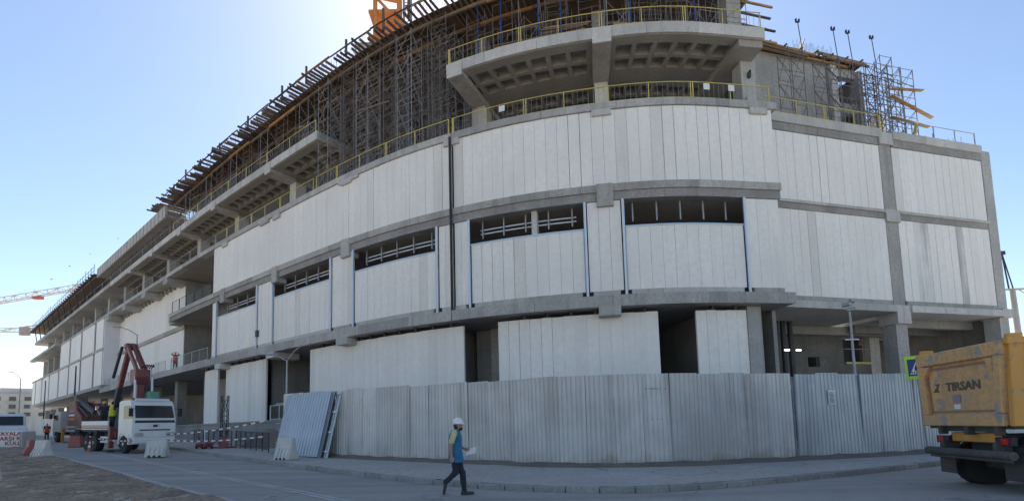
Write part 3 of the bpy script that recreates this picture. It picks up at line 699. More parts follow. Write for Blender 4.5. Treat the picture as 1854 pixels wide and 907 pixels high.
# beams sticking out past the right end of the deck
pe = FAC.pt(-0.6, -0.4)
for k in range(12):
    z = 23.35 + k * 0.25; L = rj.uniform(1.3, 2.5); q = FAC.pt(0.0, -1.6 - 0.25 * (k % 3))
    d = Vector((0.96, 0.26, 0)); a = Vector((q.x, q.y, z)); fpart('end_beam', MB().bar(a - d * 0.9, a + d * L, 0.09, 0.1), rj.choice([M_TIMB, M_TIMBO, M_TIMBD]))
# far formwork on the left, with its guard of rebar mesh
f2 = thing('formwork_deck', 'dark formwork deck stepping out over the far left end of the roof', 'formwork', (-80, 92, 26.4))
mb = MB(); FAC.ribbon(mb, 92.5, 156, 0.5, -1.0, 25.35, 25.5, 3); mb.build('plywood_sheet', M_PLY, f2, world=True)
for k in range(36):
    t = 93 + k * 1.8; a, b = FAC.pt(t, 0.8, 25.3), FAC.pt(t, -3, 25.3)
    MB().bar(a, b, 0.2, 0.24).build('joist', M_TIMBD, f2, world=True)
for k in range(33):
    t = 93 + k * 2.0; q = FAC.pt(t, 0.4); MB().tube((q.x, q.y, 25.5), (q.x, q.y, 26.7 + rj.uniform(0, 0.6)), 0.05, 4).build('guard_post', M_STEELG, f2, world=True)
for z in (26.0, 26.6): mb = MB(); FAC.ribbon(mb, 92.6, 156, 0.43, 0.38, z, z + 0.06, 3); mb.build('guard_rail', M_STEELG, f2, world=True)
for k in range(11):
    t = 95 + k * 5.5; MB().bar(FAC.pt(t, 0.05, 22.5), FAC.pt(t, 0.5, 25.3), 0.12).build('strut', M_STEELD, f2, world=True)

# ------------------------------------------------------------------ scaffold towers
def tower_mesh(h, w=1.25, d=1.25, lift=1.9, r=0.028, m=None, seed=0, drop=0.0):
    mb = MB(); rq = random.Random(seed); P = [(-w / 2, -d / 2), (w / 2, -d / 2), (w / 2, d / 2), (-w / 2, d / 2)]
    for x, y in P: mb.tube((x, y, 0), (x, y, h), r, 4)
    n = max(1, int(round(h / lift)))
    for k in range(n):
        z0, z1 = h * k / n + 0.12, h * (k + 1) / n - 0.08
        for i in (0, 2):                     # ladder frames on two sides
            a, b = P[i], P[(i + 1) % 4]
            for z in (z0 + 0.1, z1, (z0 + z1) / 2):
                if rq.random() >= drop: mb.tube((*a, z), (*b, z + rq.uniform(-0.1, 0.1) * (drop > 0)), r * 0.75, 4)
            if rq.random() >= drop: mb.tube((*a, z0 + 0.1), (*b, z1), r * 0.65, 4)
        for i in (1, 3):                     # crossed braces on the others
            a, b = P[i], P[(i + 1) % 4]
            if rq.random() >= drop: mb.tube((*a, z0), (*b, z1), r * 0.6, 4)
            if rq.random() >= drop: mb.tube((*b, z0), (*a, z1), r * 0.6, 4)
    return mb.mesh('scaffold_tower', m or M_STEEL)
def place(me, name, line, t, off, z, label, cat, group, rz=0.0):
    o = link(name, me); q = line.pt(t, off, z); o.location = q; o.rotation_euler = (0, 0, line.ang(t) + rz); return tag(o, label, cat, group)
t_his = [tower_mesh(7.85, 1.05 + 0.1 * k, 1.0, 1.3 + 0.25 * k, r=0.021, seed=k, drop=0.25, m=[M_STEEL, M_STEELG, M_STEEL][k]) for k in range(3)]; t_los = [tower_mesh(3.62, 1.2, 1.1 + 0.1 * k, 1.2 + 0.3 * k, r=0.022, seed=9 + k, drop=0.25, m=[M_STEEL, M_STEEL, M_STEELG][k]) for k in range(3)]
ORD = ['first', 'second', 'third', 'fourth', 'fifth', 'sixth', 'seventh', 'eighth', 'ninth', 'tenth', 'eleventh', 'twelfth', 'thirteenth', 'fourteenth', 'fifteenth', 'sixteenth', 'seventeenth', 'eighteenth']
rs = random.Random(11)
for row, off in enumerate((-0.7, -2.0, -3.3, -4.6)):
    rn = ['front row', 'second row', 'third row', 'back row'][row]
    for k in range(9):
        place(t_his[(k * 2 + row) % 3], 'scaffold_tower', FAC, 18.7 + k * 1.32 + 0.2 * row + rs.uniform(-0.12, 0.12), off + rs.uniform(-0.05, 0.05), 18.33, f'tall shoring tower, {ORD[k]} from the right in the {rn} of the open bay', 'scaffold', 'open bay shoring')
for row, off in enumerate((-1.1, -2.9)):
    for k in range(16):
        place(t_los[(k * 2 + row) % 3], 'scaffold_tower', FAC, 30.6 + k * 1.9 + 0.3 * row + rs.uniform(-0.2, 0.2), off + rs.uniform(-0.08, 0.08), 22.56, f"short shoring tower, {ORD[k]} from the right in the {['outer', 'inner'][row]} row under the left formwork", 'scaffold', 'left shoring')
    for k in range(10):
        place(t_los[(k * 2 + row) % 3], 'scaffold_tower', FAC, 0.9 + k * 1.75 + 0.3 * row + rs.uniform(-0.15, 0.15), off - 0.5 + rs.uniform(-0.08, 0.08), 22.56, f"short shoring tower, {ORD[k]} from the right in the {['outer', 'inner'][row]} row above the coffered ceiling", 'scaffold', 'right shoring')
t_ll = tower_mesh(2.42, 1.5, 1.2, 1.2, r=0.03, seed=4, drop=0.15)
for k in range(13):
    place(t_ll, 'scaffold_tower', FAC, 62.0 + k * 2.3, -1.3, 22.55, f'low shoring tower under the concrete parapet, {ORD[k]} from the right', 'scaffold', 'parapet shoring')
# loose braces through the open bay
lb = thing('shoring_braces', 'tangle of thin diagonal steel braces in the open bay of shoring', 'bracing', (-8, 32, 18.4))
mb = MB()
for k in range(420):
    t = rs.uniform(18.2, 29.5); o = rs.uniform(-5.2, -0.4); z = rs.uniform(18.6, 25.2); dt = rs.choice([-1, 1]) * rs.uniform(1.0, 1.8)
    mb.tube(FAC.pt(t, o, z), FAC.pt(t + dt, o + rs.uniform(-0.2, 0.2), z + rs.uniform(0.2, 1.5)), 0.014, 3)
mb.build('brace', M_STEEL, lb, world=True)['kind'] = 'stuff'
for k in range(46):                         # odd timbers wedged among the poles
    t = rs.uniform(18.4, 58); z = rs.uniform(19.2, 25.6) if t < 29.5 else rs.uniform(23.2, 25.9); o = rs.uniform(-3.5, -0.3); dt = rs.uniform(1.2, 3.2)
    MB().bar(FAC.pt(t, o, z), FAC.pt(t + dt, o + rs.uniform(-0.4, 0.4), z + rs.uniform(-0.35, 0.35)), 0.08, 0.12).build('cross_timber', rs.choice([M_TIMB, M_TIMBD, M_TIMB]), fd, world=True)
# blue props and timber stacks on the fourth floor slab
pm = MB(); pm.tube((0, 0, 0), (0, 0, 2.2), 0.045, 8); pm.tube((0, 0, 2.1), (0, 0, 3.6), 0.035, 8); pm.box(0, 0, 0, 0.16, 0.16, 0.012); pm.box(0, 0, 3.6, 0.2, 0.2, 0.015); pm.box(0, 0, 2.02, 0.13, 0.13, 0.14)
pme = pm.mesh('formwork_prop', M_BLUE, smooth=False)
for k, t in enumerate((3.6, 7.3, 11.2, 12.5, 14.8, 16.3)):
    place(pme, 'formwork_prop', FAC, t, -0.75, 22.56, f'blue steel prop behind the upper slab rail, {ORD[k]} from the right', 'prop', 'blue props')
for (ta, tb, o, z, n, lab) in ((11.2, 15.6, -0.62, 22.9, 3, 'stack of orange brown planks lying along the upper slab edge, left of the column'), (9.4, 12.6, -0.9, 23.5, 3, 'sloping pile of brown planks beside the blue props'), (4.4, 9.0, -0.8, 23.0, 3, 'long brown planks stacked along the upper slab edge, right of the column')):
    q = FAC.pt((ta + tb) / 2, o, z); pl = thing('plank_stack', lab, 'planks', q)
    for k in range(n):
        for j in range(2): MB().bar(FAC.pt(ta + rs.uniform(0, 0.6), o - 0.14 * j, z + k * 0.1 + 0.1 * rs.random()), FAC.pt(tb - rs.uniform(0, 0.8), o - 0.14 * j, z + k * 0.1 + 0.3 * rs.random()), 0.12, 0.07).build('plank', rs.choice([M_TIMBO, M_TIMB]), pl, world=True)
    if z > 22.8:
        for tt in (ta + 0.8, tb - 0.8): q = FAC.pt(tt, o - 0.07, 22.56); MB().box(q.x, q.y, 22.56, 0.12, 0.3, z - 22.56 - 0.02, FAC.ang(tt)).build('bearer_block', M_TIMBD, pl, world=True)
# towers on the right wing roof
t_r = tower_mesh(5.6, 1.1, 0.9, 1.85, 0.03); jh = MB(); jh.tube((0, 0, 0), (0, 0, 1.75), 0.026, 5); jh.box(0, 0, 1.75, 0.26, 0.12, 0.03)
for sx in (-1, 1): jh.box(sx * 0.12, 0, 1.78, 0.03, 0.12, 0.2)
jhm = jh.mesh('fork_head', M_STEELD)
for u, lab in ((3.2, 'scaffold tower with a fork head in front of the roof core, leftmost of four'), (6.0, 'scaffold tower with a fork head in front of the roof core, second of four'), (7.2, 'scaffold tower with a fork head beside the pale pier of the roof core'), (9.2, 'scaffold tower with a fork head at the right edge of the roof core')):
    q = WING.pt(W(u), -1.7, 19.02); tw = thing('scaffold_tower', lab, 'scaffold', q, WING.ang(4), 'roof core towers')
    link('tower_frame', t_r, tw); f = link('fork_head', jhm, tw); f.location = (0.55, -0.45, 5.6); f.rotation_euler = (0, R(-6), 0)
t_e1 = tower_mesh(6.2, 1.0, 1.0, 1.5, 0.032); t_e2 = tower_mesh(5.6, 1.05, 1.0, 1.5, 0.032)
for u, me, lab in ((10.4, t_e1, 'dense free scaffold tower standing just right of the roof core'), (11.5, t_e1, 'scaffold tower behind the pale stub column on the wing roof'), (12.15, t_e2, 'outermost scaffold tower on the wing roof, planks sticking out of it'), (9.9, t_e2, 'scaffold tower tucked against the right pier of the roof core'), (11.0, t_e2, 'scaffold tower between the dense one and the outermost one on the wing roof')):
    place(me, 'scaffold_tower', WING, W(u), -1.6 if u != 11.5 else -3.6, 19.02, lab, 'scaffold', 'free roof towers')
for u0, u1, z0, z1, lab in ((10.6, 13.3, 22.9, 23.15, 'upper plank laid level through the outer scaffold tower'), (10.5, 13.9, 22.4, 21.3, 'long plank sloping down through the outer scaffold tower'), (10.4, 13.5, 20.9, 20.6, 'lower plank lying on the outer scaffold tower')):
    tag(MB().bar(WING.pt(W(u0), -1.05, z0), WING.pt(W(u1), -1.0, z1), 0.22, 0.06).build('scaffold_plank', M_TIMBO), lab, 'plank')
# timber deck over the roof core
dk = thing('roof_core_deck', 'brown timber deck with bearers lying on top of the wing roof core', 'formwork', WING.pt(W(5.5), -2.6, 25.5))
for k, (u0, u1, z, o) in enumerate(((-0.2, 6.2, 25.55, -2.5), (0.2, 5.4, 25.3, -2.4), (1.2, 9.0, 25.35, -2.7), (6.5, 10.6, 25.75, -2.6), (6.8, 10.5, 25.6, -2.5), (6.9, 10.6, 25.45, -2.4))):
    MB().bar(WING.pt(W(u0), o, z + 0.25 - 0.05 * k), WING.pt(W(u1), o, z - 0.05), 0.14, 0.12).build('bearer', [M_TIMBO, M_TIMB][k % 2], dk, world=True)
for k in range(26):
    u = -0.2 + k * 0.42; MB().bar(WING.pt(W(u), -2.2 - 0.25 * (k % 3), 25.64), WING.pt(W(u), -4.4, 25.64), 0.08, 0.1).build('joist', M_TIMB, dk, world=True)
mb = MB(); WING.ribbon(mb, W(-0.3), W(10.4), -2.7, -7, 25.70, 25.73, 4); mb.build('plywood_sheet', M_PLY, dk, world=True)
tag(MB().bar(WING.pt(W(5.3), -3.2, 25.74), WING.pt(W(6.0), -3.2, 27.1), 0.3, 0.05).build('loose_board', M_TIMB), 'single board standing askew on the roof core deck', 'board')
mb = MB()
for k in range(30): q = WING.pt(W(4.5 + k * 0.11), -2.6); mb.tube((q.x, q.y, 25.7), (q.x, q.y, 26.05 + 0.45 * rs.random()), 0.014, 3)
tag(mb.build('rebar_starters', M_STEEL), 'short rebar ends standing up behind the board on the roof core deck', 'rebar', kind='stuff')

# ------------------------------------------------------------------ railings
def railing(label, line, s0, s1, off, z, h, m, group=None, pitch=2.3, infill=True, pair=True, skip=()):
    mid = line.pt((s0 + s1) / 2, off, z); t = thing('safety_railing', label, 'railing', mid, group=group)
    n = max(1, int(round((s1 - s0) / pitch))); w = (s1 - s0) / n
    for k in range(n):
        a, b = s0 + k * w, s0 + (k + 1) * w
        for zz, r in ((z + h, 0.017), (z + 0.08, 0.02)):
            mb = MB(); line.ribbon(mb, a, b, off + r, off - r, zz - r, zz + r, 1.2); mb.build('rail', m, t, world=True)
        for x in ((a + 0.03, b - 0.09) if pair and k % 2 else (a + 0.03,)):
            q = line.pt(x, off); MB().box(q.x, q.y, z, 0.042, 0.042, h + 0.02, line.ang(x)).build('post', m, t, world=True)
        if infill:
            mb = MB(); j = a + 0.12
            while j < b - 0.05: q = line.pt(j, off - 0.005); mb.box(q.x, q.y, z + 0.1, 0.012, 0.012, h - 0.12); j += 0.28
            mb.build('infill_bars', M_STEELG, t, world=True)
    q = line.pt(s1 - 0.03, off); MB().box(q.x, q.y, z, 0.05, 0.05, h + 0.02, line.ang(s1 - 0.03)).build('post', m, t, world=True)
    return t
railing('yellow guard railing along the terrace above the right half of the white panels', FAC, 0.0, JT, -0.05, 18.33, 0.95, M_YEL)
railing('yellow guard railing in front of the open shoring bay', FAC, JT + 0.2, 30, -0.05, 18.33, 0.95, M_YEL)
railing('yellow guard railing on the terrace under the left coffered slab', FAC, 30.3, 46.5, -0.05, 18.33, 0.95, M_YEL)
railing('yellow guard railing along the upper slab over the coffered ceiling', FAC, 0.2, 17.9, 0.0, 22.55, 0.95, M_YEL)
railing('thin guard railing along the upper slab left of the shoring bay', FAC, 30, 58, 0.0, 22.55, 0.95, M_YEL, pitch=3.4)
railing('grey guard railing along the terrace over the set back left wall', FAC, 46.8, 86, -0.05, 18.33, 0.95, M_STEELG, pitch=3, infill=False)
railing('grey guard railing far left above the projecting box', FAC, 86.5, 148, -0.1, 18.33, 0.95, M_STEELG, pitch=5, infill=False)
railing('grey guard railing on the upper slab under the concrete parapet', FAC, 59, 140, 0.0, 22.5, 0.95, M_STEELG, pitch=5, infill=False)
railing('low grey railing on the first slab beside the worker', FAC, 58.2, 84, 0.2, 7.95, 1.1, M_STEELG, pitch=2.4)
railing('dark steel balcony railing of the upper recess', FAC, 47.0, 57.4, 0.0, 13.83, 1.15, M_STEELD, pitch=2.1)
railing('dark steel balcony railing of the lower recess', FAC, 47.0, 56.6, 0.15, 7.95, 1.15, M_STEELG, pitch=2.1)
railing('yellow guard railing along the roof edge of the right wing, left bay', WING, W(-0.6), W(7.9), 0.05, 19.02, 0.95, M_YEL)
railing('thin wire railing along the roof edge of the right wing, outer bay', WING, W(8.8), W(16.2), -0.1, 19.02, 0.95, M_STEELG, infill=False, pair=False, pitch=1.85)
railing('pale handrail inside the ground floor opening left of the hoarding', FAC, 31.3, 37.0, -0.6, 2.4, 1.1, M_STEELW, pitch=1.3, infill=False)
for lab, s in (('small white notice tied to the terrace rail near the right corner', 2.2), ('small white notice tied to the terrace rail, next to its neighbour', 3.6), ('small white notice on the terrace rail above the joint', 14.6)):
    q = FAC.pt(s, 0.0, 18.85); o = MB().box(0, 0, 0, 0.34, 0.012, 0.34).build('rail_notice', M_WHITE); o.location = q; o.rotation_euler = (0, 0, FAC.ang(s)); tag(o, lab, 'notice')
q = WING.pt(W(-0.2), 0.1, 19.3); o = MB().box(0, 0, 0, 0.32, 0.012, 0.3).build('rail_notice', M_WHITE); o.location = q; tag(o, 'small white notice on the wing rail beside the main corner', 'notice')
q = FAC.pt(0.35, -1.1, 20.7); cm = thing('security_camera', 'small dark dome camera on the terrace corner column', 'camera', q); MB().box(0, -0.02, 0.1, 0.1, 0.3, 0.08).build('bracket', M_STEELD, cm); MB().lathe([(0.02, -0.2), (0.09, -0.14), (0.11, 0.0), (0.11, 0.1)], 10).build('dome', M_STEELD, cm)
q = FAC.pt(0.35, -1.12, 18.9); tag(MB().box(q.x, q.y, 18.75, 0.55, 0.12, 0.62, FAC.ang(1)).build('junction_box', M_CONC3), 'pale box fixed to the terrace corner column behind the rail', 'box')

tag(MB().bar(WING.pt(W(11.25), -0.5, 19.03), WING.pt(W(11.75), -0.5, 20.45), 0.2, 0.05).build('loose_board', M_YEL), 'yellow board leaning on the wing roof rail, right of the scaffold towers', 'board')
mb = MB()
for k in range(16): q = WING.pt(W(9.6 + k * 0.42 + 0.1 * (k % 3)), -0.6 - 0.1 * (k % 2)); mb.tube((q.x, q.y, 19.0), (q.x + 0.05 * (k % 3 - 1), q.y, 19.5 + 0.12 * (k % 5)), 0.016, 4)
tag(mb.build('rebar_starters', M_STEEL), 'thin rebar ends standing along the outer roof edge of the right wing', 'rebar', kind='stuff')
# ------------------------------------------------------------------ tower cranes
def lattice(mb, p, q, w, bays, r, tri=False):
    p, q = Vector(p), Vector(q); d = (q - p).normalized(); u = Vector((0, 0, 1)) if abs(d.z) < 0.9 else Vector((0.95, 0.3, 0)).normalized()
    a = d.cross(u).normalized(); b = a.cross(d).normalized()
    C = [a * (-w / 2) + b * (-w / 2), a * (w / 2) + b * (-w / 2)] + ([b * (w * 0.6)] if tri else [a * (w / 2) + b * (w / 2), a * (-w / 2) + b * (w / 2)])
    n = len(C)
    for c in C: mb.bar(p + c, q + c, r * 2)
    for k in range(bays):
        x0, x1 = p + (q - p) * (k / bays), p + (q - p) * ((k + 1) / bays)
        for i in range(n):
            j = (i + 1) % n; mb.bar(x0 + C[i], x1 + C[j], r * 1.2) if (k + i) % 2 else mb.bar(x0 + C[j], x1 + C[i], r * 1.2); mb.bar(x0 + C[i], x0 + C[j], r * 1.2)
    return mb
tc = thing('tower_crane', 'orange tower crane mast rising behind the formwork at the top of the picture', 'crane', (-11.2, 46.5, 0))
mb = MB(); lattice(mb, (0, 0, 26.6), (0, 0, 62), 2.3, 16, 0.13); mb.build('mast', M_CRANEY, tc)
MB().box(0, 0, 0, 2.2, 2.2, 26.6).build('mast_base', M_CRANEY, tc)
mb = MB()
for z in (36.2, 37.3): mb.box(-1.9, -0.6, z, 1.5, 2.2, 0.09)
for x in (-2.6, -1.25):
    for y in (-1.6, 0.4): mb.box(x, y, 36.2, 0.07, 0.07, 1.2)
mb.build('platform', M_STEELG, tc)
for z in (35.2, 38.0, 40.6): MB().box(0, 0, z, 2.9, 2.9, 0.28).build('collar', M_CRANEY, tc)
mb = MB(); lattice(mb, (1.9, 0.3, 26.6), (1.9, 0.3, 60), 0.7, 24, 0.06); mb.build('ladder_shaft', M_STEELG, tc)
mb = MB(); lattice(mb, (0, 0, 63), (40, 22, 63), 1.4, 20, 0.09, True); lattice(mb, (0, 0, 63), (-12, -6.6, 63), 1.3, 6, 0.09); mb.build('jib', M_CRANEY, tc)
c2 = thing('tower_crane', 'distant white and red tower crane whose long jib slopes across the left sky', 'crane', (-98, 140, 0))
mb = MB(); lattice(mb, (0, 0, 0), (0, 0, 52), 2.0, 26, 0.14); mb.build('mast', M_CRANEW, c2)
mb = MB(); lattice(mb, (16, 5, 50.7), (-90, -16, 25.8), 1.3, 44, 0.1, True); mb.build('jib', M_CRANEW, c2)
mb = MB(); mb.box(-29.6, -4.0, 38.6, 2.2, 1.3, 0.8); mb.build('trolley', mat('crane_red_paint', (0.5, 0.12, 0.08), None, 0.5), c2)
c3 = thing('tower_crane', 'farther tower crane with a counterweight block low in the left sky', 'crane', (-185, 225, 0))
mb = MB(); lattice(mb, (0, 0, 0), (0, 0, 56), 2.2, 20, 0.2); mb.build('mast', M_CRANEW, c3)
mb = MB(); lattice(mb, (0, 0, 48), (-75, -20, 46.5), 1.5, 24, 0.14, True); mb.build('jib', M_CRANEW, c3)
mb = MB(); mb.box(-24.5, -6.8, 45.2, 3.2, 2.0, 3.6); mb.build('counterweight', mat('counterweight', (0.40, 0.33, 0.31), None, 0.9), c3)
mb = MB(); mb.bar((-24.5, -6.8, 49), (-14, -4, 50.8), 0.5); mb.bar((-33, -9, 47.2), (-24.5, -6.8, 49), 0.3); mb.build('top_strut', M_CRANEW, c3)

# ------------------------------------------------------------------ lamp posts, poles
def lamp_post(label, x, y, h, arms, tilt=0.0, m=M_STEELG, r=0.07, z0=0.13):
    t = thing('lamp_post', label, 'street lamp', (x, y, gz(x, y) + z0)); t.rotation_euler = (0, tilt, 0)
    MB().tube((0, 0, 0), (0, 0, h), r, 10, r * 0.6).build('pole', m, t, smooth=True)
    MB().box(0, 0, 0, 0.32, 0.32, 0.03).build('base_plate', m, t)
    for dx, dy, dz in arms:
        e = Vector((dx, dy, h + dz)); MB().path([Vector((0, 0, h - 0.05)), Vector((dx * 0.5, dy * 0.5, h + dz * 0.6)), e], 0.035, 6).build('arm', m, t)
        d = Vector((dx, dy, 0)).normalized(); MB().bar(e - d * 0.1, e + d * 0.6 + Vector((0, 0, dz * 0.08)), 0.2, 0.09).build('lamp_head', m, t, bevel=0.02)
    return t
lamp_post('curved-arm street lamp standing behind the white crane truck', -28.6, 38.8, 8.3, [(-1.5, 0.2, 0.65)])
lamp_post('twin-arm street lamp just behind the left end of the hoarding', -12.6, 28.6, 5.0, [(-0.95, 0.0, 0.35), (0.85, -0.3, 0.72)], m=M_STEELG)
lamp_post('slim street lamp at far left beside the apartment block', -76, 79, 8.6, [(-1.3, 0, 0.9)], r=0.1)
lamp_post('slim dark pole standing between the far lamp and the building', -84, 92, 9.2, [], r=0.12, m=M_STEELD)
lamp_post('slim pole rising from the far hoarding below the projecting box', -53, 62, 8.5, [], r=0.12, m=M_STEELD)
lp = thing('camera_pole', 'grey pole with a cluster of camera boxes behind the right part of the hoarding', 'pole', (14.0, 20.9, 0.13))
MB().tube((0, 0, 0), (0, 0, 5.9), 0.065, 10, 0.045).build('pole', M_STEELG, lp, smooth=True)
MB().box(0, 0, 4.55, 0.55, 0.06, 0.05).build('cross_arm', M_STEELW, lp)
for x, z, a in ((-0.13, 5.95, 0.4), (0.1, 6.1, -0.3), (0.05, 5.75, 0.9)): MB().box(x, -0.05, z, 0.16, 0.34, 0.15, a).build('camera_box', M_STEELG, lp, bevel=0.02)
up_ = thing('utility_pole', 'pale concrete utility pole with wires at the far right edge', 'pole', (41.5, 41.5, 0)); up_.rotation_euler = (0, R(-1), 0)
MB().tube((0, 0, -0.2), (0, 0, 11.6), 0.30, 10, 0.2).build('pole', M_CONC3, up_, smooth=True); MB().box(0, 0, 11.5, 2.0, 0.14, 0.14).build('cross_arm', M_CONC3, up_)
mb = MB(); mb.tube((-0.25, 0, 11.6), (-0.45, 0, 14.6), 0.06, 5); mb.tube((0.1, 0, 11.6), (-0.4, 0, 14.4), 0.05, 5); mb.box(-0.45, 0, 14.5, 0.4, 0.25, 0.3); mb.bar((-0.4, 0, 14.2), (-1.2, 0, 13.9), 0.08); mb.build('lamp_bracket', M_STEELD, up_)
mb = MB(); mb.path([Vector((0.6, 0, 11.5)), Vector((3, 1, 10.6)), Vector((8, 3, 10.4))], 0.03, 4); mb.build('wire', M_STEELD, up_)

# ------------------------------------------------------------------ far buildings
def block(label, x, y, rz, w, d, h, m, floors, bays, mw=M_FARGL):
    t = thing('apartment_building', label, 'building', (x, y, gz(x, y) - 0.5), rz)
    MB().box(0, 0, 0, w, d, h).build('wall', m, t); MB().box(0, 0, h, w * 1.03, d * 1.03, 0.5).build('roof', m, t); MB().box(w * 0.1, 0, h + 0.5, w * 0.3, d * 0.5, 2.2).build('stair_head', m, t)
    fh = h / floors; bw = w / bays
    wm = MB().box(0, 0, 0, bw * 0.45, 0.2, fh * 0.5).mesh('window', mw); bm_ = MB().box(0, 0, 0, bw * 0.8, 1.2, 0.25).mesh('balcony', m)
    for f in range(floors):
        for b in range(bays):
            o = link('window', wm, t); o.location = (-w / 2 + (b + 0.5) * bw, -d / 2 - 0.02, f * fh + fh * 0.3)
            if b % 3 == 1: o = link('balcony', bm_, t); o.location = (-w / 2 + (b + 0.5) * bw, -d / 2 - 0.6, f * fh)
        for b in range(3):
            o = link('window', wm, t); o.rotation_euler = (0, 0, math.pi / 2); o.location = (w / 2 + 0.02, -d / 2 + (b + 0.5) * d / 3, f * fh + fh * 0.3)
    return t
block('grey apartment block beyond the street at the far left', -176, 178, 0.75, 30, 16, 13.2, M_FAR, 5, 8)
block('dim apartment block cut by the left picture edge', -215, 196, 0.75, 24, 15, 11.5, M_FAR, 4, 6)
block('white apartment block glimpsed through the ground floor behind the right columns', 92, 122, -0.65, 18, 14, 21, M_FARW, 7, 6)
for k, (x, y, z) in enumerate(((-66, 84, 29.5), (-77, 92, 29.8), (-86, 98, 29.6), (-95, 104, 29.0), (-104, 110, 28.4))):
    mb = MB(); mb.add([(0, 0, 0), (-0.35, -0.1, 0.14), (-0.1, 0.16, 0.03), (0.35, -0.1, 0.13), (0.1, 0.16, 0.03), (0, -0.3, -0.03), (0, 0.3, 0)], [(0, 1, 2), (0, 4, 3), (5, 2, 6), (5, 6, 4), (5, 0, 2), (5, 4, 0)])
    o = mb.build('flying_bird', M_STEELD); o.location = (x, y, z + 5); o.rotation_euler = (0.2, 0.1, k * 1.1); tag(o, f'tiny dark bird in the left sky, {ORD[k]} from the right of the flock', 'bird', 'birds over the roof')

# ------------------------------------------------------------------ people
def ball(mb, c, rx, ry, rz, n=12, m=8):
    P = []; F = []
    for i in range(m + 1):
        a = math.pi * i / m
        for j in range(n):
            b = 2 * math.pi * j / n; P.append((c[0] + rx * math.sin(a) * math.cos(b), c[1] + ry * math.sin(a) * math.sin(b), c[2] + rz * math.cos(a)))
    for i in range(m):
        for j in range(n): F.append((i * n + j, (i + 1) * n + j, (i + 1) * n + (j + 1) % n, i * n + (j + 1) % n))
    mb.add(P, F)
def limb(mb, pts, rad, g=0.0, n=10):
    for (a, b), (ra, rb) in zip(zip(pts, pts[1:]), zip(rad, rad[1:])): mb.tube(a, b, ra + g, n, rb + g)
    for p, r in zip(pts, rad): ball(mb, p, r + g, r + g, r + g, n, 6)
def loft(mb, secs, n=16):                  # secs: (x, y, z, rx, ry)
    P = []; F = []
    for x, y, z, rx, ry in secs:
        for j in range(n): b = 2 * math.pi * j / n; P.append((x + rx * math.cos(b), y + ry * math.sin(b), z))
    for i in range(len(secs) - 1):
        for j in range(n): F.append((i * n + j, i * n + (j + 1) % n, (i + 1) * n + (j + 1) % n, (i + 1) * n + j))
    F.append(tuple(range(n - 1, -1, -1))); F.append(tuple((len(secs) - 1) * n + j for j in range(n))); mb.add(P, F)
FOLD = bpy.data.textures.new('cloth_folds', 'CLOUDS'); FOLD.noise_scale = 0.11
def remeshed(mb, name, m, vox, fold=0.0):
    me = bpy.data.meshes.new(name); me.from_pydata(mb.v, [], mb.f)
    bm = bmesh.new(); bm.from_mesh(me); bmesh.ops.recalc_face_normals(bm, faces=bm.faces); bm.to_mesh(me); bm.free()
    o = bpy.data.objects.new('tmp', me); COL.objects.link(o)
    md = o.modifiers.new('r', 'REMESH'); md.mode = 'VOXEL'; md.voxel_size = vox; sm = o.modifiers.new('s', 'SMOOTH'); sm.iterations = 4; sm.factor = 0.5
    if fold: dm = o.modifiers.new('f', 'DISPLACE'); dm.texture = FOLD; dm.strength = fold; dm.mid_level = 0.5; dm.texture_coords = 'LOCAL'
    bpy.context.view_layer.update()
    out = bpy.data.meshes.new_from_object(o.evaluated_get(bpy.context.evaluated_depsgraph_get())); bpy.data.objects.remove(o)
    out.name = name; out.materials.clear(); out.materials.append(m)
    for p in out.polygons: p.use_smooth = True
    return out
WALK = dict(hip=(0, 0, 0.86), rk=(-0.01, -0.09, 0.53), ra=(-0.245, -0.09, 0.30), rt=(-0.275, -0.09, 0.07), lk=(0.13, 0.09, 0.50), la=(0.17, 0.09, 0.09), lt=(0.36, 0.10, 0.04),
            sh=(-0.01, 0, 1.42), re=(-0.085, -0.235, 1.14), rh=(-0.075, -0.235, 0.88), le=(0.0, 0.25, 1.13), lh=(0.2, 0.17, 1.03), head=(0.06, 0, 1.585))
STAND = dict(hip=(0, 0, 0.9), rk=(0.01, -0.1, 0.5), ra=(0, -0.11, 0.09), rt=(0.17, -0.13, 0.04), lk=(0.01, 0.1, 0.5), la=(0, 0.11, 0.09), lt=(0.17, 0.13, 0.04),
             sh=(0, 0, 1.42), re=(0.0, -0.26, 1.13), rh=(0.12, -0.24, 0.9), le=(0, 0.26, 1.13), lh=(0.12, 0.24, 0.9), head=(0.03, 0, 1.6))
HANDSUP = dict(STAND, re=(0.12, -0.36, 1.5), rh=(0.1, -0.14, 1.68), le=(0.12, 0.36, 1.5), lh=(0.1, 0.14, 1.68))
REACH = dict(STAND, re=(0.2, -0.24, 1.2), rh=(0.42, -0.2, 1.3), le=(0.15, 0.26, 1.15), lh=(0.38, 0.15, 1.1))
